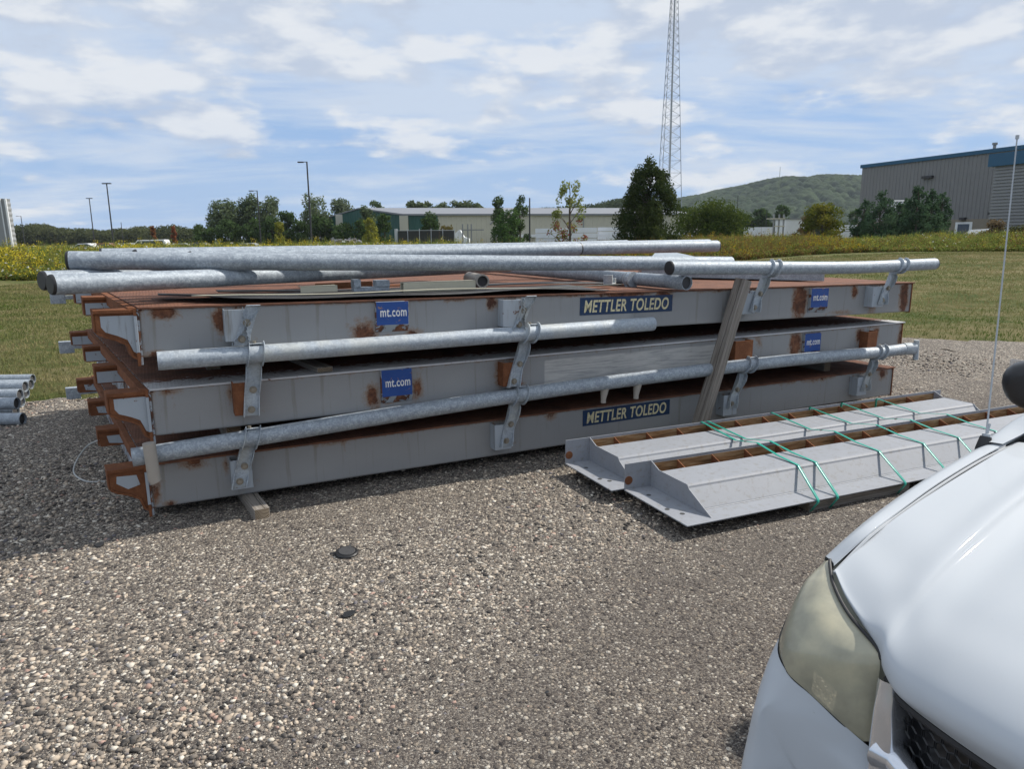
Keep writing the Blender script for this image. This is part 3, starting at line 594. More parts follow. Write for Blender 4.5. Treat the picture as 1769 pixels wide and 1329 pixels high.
# ============================================================ TIMBERS
def timber(label, p0, p1, w_, h_, name='timber_block', cat='timber', group=None, roll=0, up=None):
    p0, p1 = Vector(p0), Vector(p1); d = p1-p0; L = d.length
    T = thing(name, label, cat, p0, group=group); T.rotation_euler = d.to_track_quat('X', 'Z').to_euler()
    if roll: T.rotation_euler = (d.to_track_quat('X', 'Z') @ __import__('mathutils').Quaternion((1, 0, 0), roll)).to_euler()
    m = MB(); n = 14
    for k in range(n+1):
        j = lambda: (random.random()-.5)*.0016
        for y, z in ((-w_/2, -h_/2), (w_/2, -h_/2), (w_/2, h_/2), (-w_/2, h_/2)): m.v.append((L*k/n, y+j(), z+j()))
    for k in range(n):
        for q in range(4): m.f.append((k*4+q, k*4+(q+1) % 4, (k+1)*4+(q+1) % 4, (k+1)*4+q))
    m.f += [(3, 2, 1, 0), (n*4, n*4+1, n*4+2, n*4+3)]
    m.build('wood_body', M['wood'], T, bevel=.004)
    for x in (-.0012, L):
        e = MB(); e.box(x, x+.0012, -w_/2+.004, w_/2-.004, -h_/2+.004, h_/2-.004); e.build('end_grain', M['wood_end'], T)
    return T
def dw(D, u, v, z):                                         # deck-frame point to world
    x, y, a = {'A': (-2.293, 4.351, .455), 'B': (-2.196, 4.278, .468), 'C': (-2.183, 4.212, .467)}[D]
    return Vector((x+math.cos(a)*u-math.sin(a)*v, y+math.sin(a)*u+math.cos(a)*v, z))
g = 'timbers packed between the stacked decks'
T0 = timber('square weathered timber jutting from under the lowest deck toward the viewer', atz(453, 890, .045), atz(453, 890, .045)+(atz(427, 856, .045)-atz(453, 890, .045)).normalized()*1.6, .095, .085, group=g)
timber('square timber under the far end of the lowest deck', dw('A', 6.3, .12, .052), dw('A', 6.3, 3.3, .052), .09, .085, group=g)
timber('grey timber above the lowest deck, near its rusty left end', dw('A', .52, .08, .488), dw('A', .45, 3.2, .488), .09, .19, group=g)
timber('timber propping the right end of the middle deck', dw('A', 6.2, .15, .498), dw('A', 6.2, 3.2, .498), .09, .17, group=g)
timber('short flat timber end lying on the flaky edge of the middle deck', dw('B', 1.06, .02, .905), dw('B', .85, 1.6, .905), .11, .036, group=g)
timber('thick timber between middle and top decks near their left end', dw('B', .40, .5, .980), dw('B', .40, 3.2, .980), .09, .186, group=g)
timber('timber between middle and top decks near their right end', dw('B', 6.0, .9, .945), dw('B', 6.0, 3.2, .945), .09, .115, group=g)
pt = atz(1293, 488, 1.38); foot = Vector((1.60, 6.06, .04))
tp = dw('C', 4.60, -.115, 1.405)
timber('long cracked grey timber leaning against the front of the deck stack', foot, tp, .115, .085, name='leaning_timber', roll=R(12))
# ============================================================ LOOSE PIPES ON TOP
PG = 'loose galvanised pipes on top of the stack'; RP = .057
def loose(label, a, b, ca='cap', cb='dark', r=RP, sag=0):
    A_, B_ = atz(*a) if len(a) == 3 else Vector(a[:3]), atz(*b) if len(b) == 3 else Vector(b[:3])
    pts = [A_+(B_-A_)*k/6+Vector((0, 0, -sag*math.sin(math.pi*k/6))) for k in range(7)]
    o = pipe('galvanised_pipe', pts, r, M['galv'], None, ca, cb); o.data.name = 'galvanised_pipe'; tag(o, label, 'pipe', PG); return o
loose('frontmost upper galvanised pipe, black capped left end over the deck corner', (119, 450, 1.651), (1262, 455, 1.54), sag=.005)
loose('lower left galvanised pipe dipping under the long upper pipe', (90, 492, 1.533), (880, 459, 1.50))
loose('capped pipe just behind the lower left pipe, reaching farthest left', (75, 485, 1.540), (760, 457, 1.510))
loose('thin visible pipe lying under the left end of the upper pipe', (121, 464, 1.560), (1000, 452, 1.51))
loose('upper galvanised pipe ending capped at the right beyond the others', (176, 444, 1.660), (1238, 425, 1.670), cb='cap')
loose('pipe behind the rightmost upper one, its end slightly shorter', (235, 446, 1.655), (1224, 422, 1.676), cb='cap')
loose('back pipe of the pile ending below the conifer', (420, 447, 1.640), (1082, 424, 1.678), cb='cap')
loose('second back pipe half hidden in the pipe pile', (330, 449, 1.640), (1000, 430, 1.668), cb='cap')
p5 = loose('open ended galvanised pipe with a bolted clamp, slanting over the deck edge', (840, 461, 1.415), (1187, 489, 1.402), cb='dark')
m = MB(); q = atz(1090, 483, 1.40); dd = (atz(1187, 489, 1.402)-q).normalized()
m.tube([q-dd*.03, q+dd*.03], .0635, 24); m.tube([q-dd*.035, q-dd*.025], .070, 24); m.tube([q+dd*.025, q+dd*.035], .070, 24); m.box(-.05, .03, -.02, .012, -.10, -.03, Matrix.Translation(q)@Matrix.Rotation(-.3, 4, 'Z')); m.build('pipe_clamp', M['galv_warm'], p5)
st = pipe('pipe_stub', [atz(812, 484, 1.425)+Vector((-.02, .28, .0)), atz(834, 486, 1.425)], .055, M['pvc'], None, None, 'dark', wall=.012); tag(st, 'short grey plastic pipe offcut facing the viewer on the top deck', 'pipe')
# rubber mat, painted edge glint, trims and scraps on the top deck
def dC(u, v, h=0): return dw('C', u, v, 1.090-.0128*u+H_+h)
def wavy_sheet(name, label, cat, us, vs, hf, mt, th=.006):
    G = np.array([[dC(u, v+(max(0, .52-u)*1.0*(1-v/.7) if 'mat' in name else 0), hf(u, v)) for v in vs] for u in us]); a, b, _ = G.shape
    Fq = np.array([(i*b+j, (i+1)*b+j, (i+1)*b+j+1, i*b+j+1) for i in range(a-1) for j in range(b-1)])
    o = npmesh(name, G.reshape(-1, 3), Fq, mt, smooth=True); s_ = o.modifiers.new('solid', 'SOLIDIFY'); s_.thickness = th; s_.offset = 1; return tag(o, label, cat)
wavy_sheet('rubber_mat', 'long black rubber mat lying wavy along the front of the top deck', 'rubber mat', np.linspace(.12, 3.3, 60), np.linspace(-.008, .62, 10), lambda u, v: .010+.008*(1+math.sin(u*3.1+v*4))+.012*math.exp(-v/.1)*(1+math.sin(u*5.3))*.5+.018*max(0, .6-u), M['rubber'])
wavy_sheet('rubber_mat', 'second thin dark mat strip, pale edged, under the pipes', 'rubber mat', np.linspace(.5, 4.0, 50), np.linspace(.66, .86, 5), lambda u, v: .012+.010*(1+math.sin(u*2.3+1)), M['rubber'])
wavy_sheet('edge_glint_strip', 'long pale strip standing in for light reflected off the rubber mat edge', 'metal trim', np.linspace(.3, 3.5, 50), np.linspace(.10, .14, 3), lambda u, v: .042+.006*math.sin(u*4), M['beige_metal'], .004)  # pale colour imitates the reflection along the mat edges
def scrap(name, label, cat, boxes, u, v, h, rz, mt):
    m = MB()
    for b in boxes: m.box(*b)
    o = m.build(name, mt, None, bevel=.003, loc=dC(u, v, h), rot=(0, 0, .467+rz)); return tag(o, label, cat)
scrap('beige_gutter', 'beige folded metal gutter piece beside the plastic offcut', 'metal trim', [(-.28, .28, -.03, -.024, 0, .062), (-.28, .28, -.03, .05, .062, .067), (-.28, .28, .044, .05, 0, .062)], 1.98, .26, .03, -.02, M['beige_metal'])
scrap('beige_gutter', 'pale beige trim offcut under the pipes nearer the left end', 'metal trim', [(-.13, .13, -.02, -.014, 0, .04), (-.13, .13, -.02, .05, .04, .046)], 1.12, .34, .035, .1, M['beige_metal'])
scrap('steel_bracket', 'dark grey saddle bracket lying on the mat left of the gutter', 'bracket', [(-.14, .12, -.03, .04, 0, .03), (-.14, -.09, -.04, .05, .03, .085), (.02, .12, -.04, .05, .03, .075)], 1.50, .34, .035, .0, M['galv'])
scrap('rusty_angle', 'rusty angle iron lying on the top deck behind the mat', 'scrap steel', [(-.22, .22, -.03, .03, 0, .006), (-.22, .22, -.03, -.024, .006, .045)], 1.36, .62, .04, .12, M['rust'])
scrap('rusty_angle', 'short rusty plate offcut beside the saddle bracket', 'scrap steel', [(-.12, .12, -.05, .05, 0, .008), (-.1, .0, -.03, .03, .008, .03)], 1.75, .75, .04, -.25, M['rust'])
scrap('galvanised_hook', 'small twisted galvanised bracket by the black capped rail end', 'bracket', [(-.05, .05, -.04, .04, 0, .012), (-.05, -.03, -.04, .04, .012, .08), (.03, .05, -.04, .02, .012, .05)], 3.62, .45, .03, .6, M['galv_warm'])
# broad grey steel panel lying on the right part of the top deck
RN, RF = atz(1424, 486, 1.315), atz(1422, 461, 1.36)
RF = RN+Vector((-.55, 1.05, .03)); LN = RN+Vector((-1.75, .55, .03)); LF = RN+Vector((-1.1, 2.9, .20))
m = MB(); up = Vector((0, 0, .088)); m.hexa([RN, RF, LF, LN, RN+up, RF+up, LF+up, LN+up]); tag(m.build('steel_sheet', M['galv'], None, bevel=.004), 'broad grey steel panel under the black capped rail on the top deck', 'steel panel')
# ============================================================ RAMP / CURB UNITS
def curb_unit(label, ox, oy, oz, ang, W2, L, fold):
    U = thing('guide_curb', label, 'steel curb', (ox, oy, oz), group='strapped grey steel curb units', rot=(0, 0, ang))
    # local x along, y = -outward
    mp, me = M['ramp_paint'], M['ramp_edge']; hs = .140; cre = fold+.115
    m = MB(); m.box(0, L, -W2, 0, 0, .008); base = m.build('base_plate', mp, U, bevel=.0015)
    for x, o in ((.09, .16), (.09, W2-.17), (.05, .42)):
        m = MB(); m.tube([(x, -o, .0084), (x, -o, .0092)], .016, 20); m.build('bolt_hole', M['hole'], base)
    m = MB(); m.box(0, L, -.006, 0, .008, .188); m.build('back_plate', mp, U, bevel=.001)
    # folded cover: flat top then sloping front
    path = [(.115, hs-.012), (.118, hs), (fold-.02, hs), (fold-.008, hs-.002), (fold+.002, hs-.010), (fold+.008, hs-.022), (cre-.006, .016), (cre, .008)]
    m = MB(); m.strip(path, .005, lambda p, q, a: (a, -p, q), .215, L-.10); m.build('folded_cover', mp, U)
    # end gussets
    for xx in (.205, L-.10):
        g = [(.008, .008), (.008, .186), (.10, hs+.006), (fold, hs+.004), (fold+.02, hs-.02), (W2-.035, .008)]
        m = MB(); m.prism(g, lambda p, q, a: (a-(.0 if xx > 1 else (W2-p)*-.0), -p, q), xx, xx+.007); m.build('end_gusset', mp, U, bevel=.001)
    m = MB(); m.tube([(.03, -.010, .07), (.03, -.006, .07)], .03, 20)
    m.build('bolt_hole', M['rust'], U)
    # stained trough with ribs
    m = MB(); m.box(.215, L-.1, -.112, -.0085, .0085, .05); m.box(.215, L-.1, -.0085, -.0063, .0085, .165); m.box(.215, L-.1, -.1125, -.1100, .05, hs-.008); m.build('trough', M['trough'], U)
    k = .42
    while k < L-.2:
        m = MB(); m.hexa([(k, -.109, .05), (k+.008, -.109, .05), (k+.008, -.0088, .05), (k, -.0088, .05), (k, -.109, .128), (k+.008, -.109, .128), (k+.008, -.0088, .165), (k, -.0088, .165)]); m.build('trough_rib', M['rust'], U); k += .295
    m = MB(); m.strip([(.0, .0)]*0 or [(cre-.002, .0095), (cre+.006, .0095)], .003, lambda p, q, a: (a, -p, q), .23, L-.12); m.build('weld_bead', me, U)
    return U
AN = R(23.6)
U2 = curb_unit('nearer grey steel curb unit of the strapped pair', .751, 4.616, .090, AN, .69, 4.3, .405)
U1 = curb_unit('rear grey steel curb unit of the strapped pair, beside the deck stack', .395, 5.185, .094, AN+.008, .655, 4.15, .405)
ca, sa = math.cos(AN), math.sin(AN)
def uw(x, o, z): return Vector((.751+x*ca+o*sa, 4.616+x*sa-o*ca, z))
names = ['double green strap nearest the left end of the curb units', 'second green strap, close beside the first one', 'green strap third from the left end of the curb units', 'green strap fourth from the left end of the curb units', 'green strap fifth from the left, near the antenna', 'green strap farthest right on the curb units']
for i, (xb, xf, xe) in enumerate(((1.16, 1.13, 1.02), (1.22, 1.29, 1.19), (1.90, 1.905, 1.82), (2.34, 2.37, 2.26), (2.72, 2.76, 2.64), (3.16, 3.20, 3.08))):
    f = lambda o, x0=xb, x1=xf: x0+(x1-x0)*(o+.67)/1.08
    pts = [(xb, -.72, .05), (xb, -.688, .06), (xb, -.676, .284), (f(-.30), -.245, .240), (f(-.01), -.008, .283), (f(.20), .2, .249), (xf, .405, .2345), (xf-.004, .416, .225), (xe, .692, .105), (xe-.002, .700, .088), (xe-.02, .66, .012)]
    hw = .012; V = []
    for x, o, z in pts: V += [uw(x-hw, o, z), uw(x+hw, o, z)]
    Fq = np.array([(2*k, 2*k+1, 2*k+3, 2*k+2) for k in range(len(pts)-1)])
    o = npmesh('green_strap', np.array([tuple(v) for v in V]), Fq, M['strap']); s_ = o.modifiers.new('solid', 'SOLIDIFY'); s_.thickness = .0012
    m = MB(); a_, b_ = pts[3+i % 2], pts[4+i % 2]; k_ = .45; mx = [a_[q]+(b_[q]-a_[q])*k_ for q in range(3)]; nx = [a_[q]+(b_[q]-a_[q])*(k_+.045) for q in range(3)]
    A0_, B0_, C0_, D0__ = uw(mx[0]-.011, mx[1], mx[2]), uw(mx[0]+.011, mx[1], mx[2]), uw(nx[0]+.011, nx[1], nx[2]), uw(nx[0]-.011, nx[1], nx[2]); uz = Vector((0, 0, .004)); m.hexa([A0_-uz, B0_-uz, C0_-uz, D0__-uz, A0_+uz, B0_+uz, C0_+uz, D0__+uz]); m.build('strap_seal', M['bolt'], o)
    tag(o, names[i], 'strap', 'green plastic straps round the curb units')
timber('stained timber under the front edge of the nearer curb unit', uw(1.0, .60, .047), uw(1.93, .60, .047), .10, .082, name='timber_block')
timber('timber under the rear part of the curb units by the deck', uw(2.3, -.4, .047), uw(3.1, -.4, .047), .10, .082, name='timber_block')
# ============================================================ PIPE HEAP AT LEFT
ends = [(40, 724, .065), (28, 710, .065), (38, 694, .065), (46, 679, .065), (54, 664, .065), (30, 697, .18), (44, 668, .18), (57, 655, .065), (35, 682, .18)]
lab = ['nearest pipe of the low heap at the left', 'second pipe back on the ground in the left heap', 'third pipe back on the ground in the left heap', 'fourth pipe back on the ground in the left heap', 'fifth pipe back on the ground in the left heap', 'front upper pipe of the left heap', 'rear upper pipe of the left heap', 'rearmost ground pipe of the left heap', 'middle upper pipe of the left heap']
for (px, py, z), l in zip(ends, lab):
    a = atz(px, py, z); b = a+Vector((-2.6, -.12+random.uniform(-.05, .05), 0)); o = pipe('heaped_pipe', [b, a], .060, M['galv'], None, 'dark', 'dark'); tag(o, 'galvanised '+l, 'pipe', 'galvanised pipes heaped at the left edge')
# cable loop, black cap, debris
c0 = dw('A', -.2, 1.0, .30); pts = smooth_path([atz(178, 758, .30), atz(152, 770, .22), atz(133, 795, .10), atz(128, 818, .03), atz(150, 832, .015), atz(182, 832, .012)], 8)
m = MB(); m.tube(pts, .006, 8); tag(m.build('loose_cable', M['cable'], None, smooth=True), 'pale grey cable looping from the lowest deck to the gravel', 'cable')
q = atz(599, 962, .0); K = thing('plastic_lid', 'round black plastic cap lying on the gravel', 'cap', q); K.scale = (1.2, 1.2, 1.0)
m = MB(); m.tube([(0, 0, .008), (0, 0, .014), (0, 0, .03), (0, 0, .036)], [.046, .054, .054, .049], 28); m.build('cap_body', M['black_plastic'], K, smooth=True, rot=(.12, .05, 0))
m = MB(); m.tube([(0, 0, .037), (0, 0, .041)], [.040, .037], 28); m.box(.002, .012, .02, .052, .0, .042); m.build('cap_rim', M['hole'], K, rot=(.12, .05, 0))
m = MB(); m.tube([(-.05, .005, .02), (-.078, .0, .016)], .007, 8); m.build('cap_tab', M['black_plastic'], K)
for (px, py, s, l) in ((602, 1064, .030, 'curled black scrap on the gravel below the cap'), (692, 944, .018, 'flat black shard right of the cap'), (715, 957, .012, 'tiny black chip beyond the flat shard'), (435, 1141, .012, 'small black chip at lower left on the gravel'), (172, 943, .030, 'dark rag like scrap left of the lowest deck'), (945, 1197, .009, 'tiny dark chip in the foreground gravel'), (755, 1300, .009, 'dark chip at the bottom of the foreground gravel')):
    m = MB(); q = atz(px, py, .012); n = 7; pl = [(s*(1+.4*random.random())*math.cos(k/n*6.28), s*(.6+.4*random.random())*math.sin(k/n*6.28)) for k in range(n)]
    m.prism(pl, lambda p, q_, a: (p, q_, a+.25*p), 0, s*.35); tag(m.build('black_scrap', M['black_plastic'], None, bevel=.001, loc=q, rot=(.1, .2, random.random()*3)), l, 'debris', 'black scraps on the gravel')
tw = MB(); a, b = atz(1624, 603, .01), atz(1650, 608, .01); tw.tube([a, (a+b)/2+Vector((0, 0, .01)), b], .008, 6); tag(tw.build('fallen_stick', M['bark'], None), 'thin brown stick on the gravel beyond the decks', 'stick')
# ============================================================ WHITE CAR (local: x back, y to its right side, z up)
CAR = thing('parked_car', 'white car close at the right with fogged headlight, chrome grille and tall antenna', 'car', (0, 0, 0), math.atan2(.6, .8))
W = M['car_white']
# hood: rows run from the front lip to the cowl, columns from the right gap to the centre
ys = [.858, .80, .73, .668, .640, .585, .50, .40, .30, .15, 0]
sf = [1.655, 1.600, 1.548, 1.508, 1.474, 1.428, 1.379, 1.335, 1.305, 1.27, 1.26]
zf = [.944, .922, .902, .880, .858, .852, .862, .872, .877, .882, .884]
dcr = [0, .02, .10, .20, .35, .50, .72, .95, 1.15]
def rz_(j, d):
    y = ys[j]
    if j == 0: return np.interp(d, [0, .02, .1, .32, .58, .87, 1.1], [0, .006, .028, .070, .098, .118, .132])
    if j == 1: return np.interp(d, [0, .02, .1, .32, .58, .87, 1.15], [0, .010, .042, .090, .120, .142, .156])
    if j == 2: return np.interp(d, [0, .02, .1, .3, .58, .87, 1.2], [0, .016, .053, .106, .143, .166, .180])
    if j in (3, 4): return np.interp(d, [0, .015, .1, .2, .35, .49, .7, 1.3], [0, .034, .070, .108, .142, .168, .188, .236]) + (.002 if j == 4 else 0)
    return np.interp(d, [0, .02, .1, .25, .45, .8, 1.2, 1.6], [0, .040, .084, .126, .158, .196, .226, .246])+[-.004, .006, .014, .020, .025, .028][j-5]
rows = []
lip = [(sf[j]+.022, ys[j]-(.0 if j else .012), zf[j]-.028) for j in range(11)]; rows.append(lip)
for k, dk in enumerate(dcr):
    r_ = []
    for j in range(11):
        back = 2.80+.14*(1-(ys[j]/.86)**2); L0 = back-sf[j]; d_ = dk/1.15*L0 if dk > .35 else dk*(.6+.4*L0/1.6)
        r_.append((sf[j]+d_, ys[j]+(.0), zf[j]+rz_(j, d_)))
    rows.append(r_)
patch('hood', rows, 6, W, CAR); ho = patch('hood', rows, 6, W, CAR, mirror=True)
# fender top and side
def fr(s, yg, zg, ysil, zsil): return [(s, yg+.0035, zg-.006), (s, yg+.008, zg-.001), (s, (yg+ysil)/2, zsil+.6*(zg-zsil)+.012), (s, ysil-.004, zsil+.002), (s, ysil+.012, zsil-.05), (s, ysil+.022, zsil-.14), (s, ysil+.020, zsil-.26)]
fen = [[(1.70, .885, .934), (1.71, .893, .938), (1.72, .912, .940), (1.74, .932, .930), (1.77, .946, .885), (1.79, .954, .80), (1.80, .952, .68)],
       fr(1.82, .859, 1.000, .932, .955), fr(1.98, .864, 1.019, .944, .975), fr(2.23, .868, 1.049, .955, .998), fr(2.53, .872, 1.068, .963, 1.018), fr(2.78, .868, 1.082, .962, 1.040), fr(3.02, .862, 1.095, .972, 1.055)]
patch('fender', fen, 6, W, CAR); patch('fender', fen, 6, W, CAR, mirror=True)
for s in (1, -1):
    m = MB(); m.tube(smooth_path([(1.66, s*.862, .936), (1.82, s*.860, .990), (1.98, s*.864, 1.009), (2.23, s*.866, 1.039), (2.53, s*.870, 1.058), (2.80, s*.862, 1.070)], 5), .0045, 6)
    m.build('hood_gap', M['panel_grey'], CAR)
# headlight lens
e1 = [(1.712, .905, .938), (1.690, .893, .935), (1.621, .842, .920), (1.557, .768, .898), (1.516, .680, .872), (1.502, .660, .855), (1.494, .655, .80), (1.487, .653, .73), (1.486, .650, .665)]
e2 = [(1.722, .918, .930), (1.705, .922, .922), (1.620, .916, .900), (1.540, .893, .865), (1.470, .864, .805), (1.452, .842, .756), (1.454, .790, .729), (1.460, .720, .695), (1.480, .670, .655)]
e3 = [(1.735, .928, .920), (1.75, .944, .880), (1.68, .946, .840), (1.59, .938, .800), (1.51, .908, .765), (1.458, .848, .746), (1.457, .790, .724), (1.464, .718, .689), (1.484, .666, .650)]
rws = []
for a, b, c in zip(e1, e2, e3):
    a, b, c = map(np.array, (a, b, c)); w_ = np.linalg.norm(a-b); nrm = np.array([-.75, .35, .45]); bl = .16*w_
    rws.append([a, a*.7+b*.3+nrm*bl*.8, a*.4+b*.6+nrm*bl*.8, b, (b+c)/2+np.array([-.0, .004, 0]), c])
for mi in (False, True):
    ln = patch('headlight', rws, 7, M['lens'], CAR, mirror=mi); s = -1 if mi else 1
    def sh(p, dx, dz=0): return [(q[0]+dx, s*(q[1]-.0), q[2]+dz) for q in p]
    m = MB()     # housing behind the lens
    V = [sh(e1, .07), sh(e3, .07)]; m.v = V[0]+V[1]; n = len(e1); m.f = [(i, i+1, n+i+1, n+i) for i in range(n-1)]; m.build('lamp_housing', M['lamp_inner'], ln, smooth=True)
    for (x, y, z, r_) in ((1.575, .835, .838, .050), (1.545, .735, .775, .045)):
        m = MB(); m.tube([(x-.035, s*y, z), (x-.01, s*y, z), (x+.02, s*y, z), (x+.045, s*y, z)], [r_, r_*.94, r_*.7, r_*.2], 24, cap=False); m.tube([(x-.0, s*y, z), (x+.04, s*y, z)], [.012, .014], 12); m.build('lamp_reflector', M['reflector'], ln, smooth=True)
    m = MB(); m.tube(smooth_path([(q[0]-.001, s*(q[1]-.003), q[2]+.004) for q in e1[:6]], 5), .0042, 8)
    m.tube(smooth_path([(q[0]+.003, s*q[1], q[2]-.003) for q in e3[2:]], 5), .0045, 8); m.build('lamp_seal', M['seal'], ln)
# bumper
rw = [[(1.484, .640, .645), (1.470, .690, .672), (1.459, .75, .704), (1.456, .80, .726), (1.458, .850, .744), (1.50, .905, .764), (1.59, .938, .797), (1.68, .946, .838), (1.76, .950, .885)],
      [(1.466, .640, .610), (1.452, .70, .630), (1.441, .76, .662), (1.436, .815, .690), (1.436, .868, .706), (1.478, .916, .722), (1.58, .945, .745), (1.69, .954, .77), (1.79, .956, .79)],
      [(1.452, .640, .575), (1.438, .70, .59), (1.425, .78, .615), (1.408, .862, .648), (1.402, .884, .640), (1.455, .922, .652), (1.565, .950, .665), (1.69, .960, .68), (1.79, .960, .69)],
      [(1.446, .635, .505), (1.432, .70, .51), (1.420, .76, .525), (1.410, .825, .578), (1.384, .880, .56), (1.435, .925, .56), (1.56, .952, .57), (1.69, .962, .58), (1.79, .962, .59)],
      [(1.44, .63, .42), (1.432, .70, .43), (1.424, .745, .44), (1.418, .790, .500), (1.362, .876, .45), (1.42, .928, .45), (1.56, .955, .46), (1.69, .964, .47), (1.79, .964, .48)],
      [(1.45, .62, .30), (1.44, .70, .30), (1.43, .77, .30), (1.41, .82, .31), (1.38, .876, .31), (1.44, .925, .32), (1.57, .95, .33), (1.69, .96, .34), (1.79, .96, .35)],
      [(1.52, .60, .22), (1.51, .68, .22), (1.50, .75, .22), (1.50, .80, .22), (1.49, .85, .22), (1.52, .90, .23), (1.6, .93, .24), (1.7, .94, .25), (1.79, .94, .26)]]
patch('bumper', rw, 6, W, CAR); patch('bumper', rw, 6, W, CAR, mirror=True)
sfn = lambda y: float(np.interp(abs(y), ys[::-1], sf[::-1]))
yl = np.linspace(-.64, .64, 25)
lo = [[(sfn(y)+.02+.03*k*0, y, z) for y in yl] for k, z in enumerate((.50, .42, .34, .26))]; patch('bumper_centre', lo, 2, W, CAR)
# grille: recessed dark panel, honeycomb, chrome frame and bars
pan = [[(sfn(y)+.075, y, z) for y in yl] for z in (.86, .74, .62, .50)]; patch('grille_panel', pan, 2, M['gloss_black'], CAR)
m = MB(); hw_, hh = .030, .0255
for r0 in range(15):
    for k in range(-22, 23):
        cy = k*hw_+(hw_/2 if r0 % 2 else 0); cz = .50+r0*hh*.95
        if abs(cy) > .585: continue
        hexp = [(cy+.5*hw_*math.sin(math.pi/3*q), cz+.62*hh*math.cos(math.pi/3*q)) for q in range(7)]
        for q in range(6):
            (a, b), (c, e) = hexp[q], hexp[q+1]
            m.tube([(sfn(a)+.055, a, b), (sfn(c)+.055, c, e)], 0.0016, 4, cap=False)
m.build('grille_mesh', M['gloss_black'], CAR)
for s in (1, -1):
    fp = catmull([[(1.462, s*.642, .838), (1.455, s*.628, .840), (1.470, s*.606, .835), (1.505, s*.600, .83)], [(1.466, s*.646, .78), (1.446, s*.634, .78), (1.456, s*.602, .78), (1.51, s*.594, .78)], [(1.466, s*.646, .72), (1.442, s*.634, .72), (1.452, s*.594, .72), (1.51, s*.586, .72)],
                  [(1.464, s*.644, .66), (1.438, s*.632, .66), (1.448, s*.592, .66), (1.51, s*.584, .66)], [(1.462, s*.642, .60), (1.436, s*.630, .60), (1.446, s*.596, .60), (1.51, s*.588, .60)], [(1.46, s*.640, .53), (1.436, s*.628, .53), (1.448, s*.604, .53), (1.51, s*.596, .53)]], 6)
    a, b, _ = fp.shape; npmesh('grille_frame', fp.reshape(-1, 3), np.array([(i*b+j, (i+1)*b+j, (i+1)*b+j+1, i*b+j+1) for i in range(a-1) for j in range(b-1)]), M['chrome'], CAR, smooth=True)
m = MB(); pth = [(sfn(y)+.035, y, .665-.02*(1-abs(y)/.6)) for y in np.linspace(.604, -.604, 31)]
m.tube(pth, [.034 if i in (0, 30) else (.028 if i in (1, 29) else .021) for i in range(31)], 16); m.tube([(p[0]-.004, p[1], .515) for p in pth], .016, 12); m.tube([(sfn(0)+.03, 0, .84), (sfn(0)+.02, 0, .52)], .026, 14); m.build('grille_bar', M['chrome'], CAR, smooth=True)
m = MB(); m.tube([(1.48, .600, .660), (1.455, .612, .672), (1.47, .585, .66)], [.03, .036, .028], 16); m.build('grille_bar_end', M['chrome'], CAR, smooth=True)
m = MB(); m.tube(smooth_path([(sf[j]+.03, ys[j], zf[j]-.038) for j in range(4, 11)], 4), .010, 8); m.build('hood_seal', M['seal'], CAR)
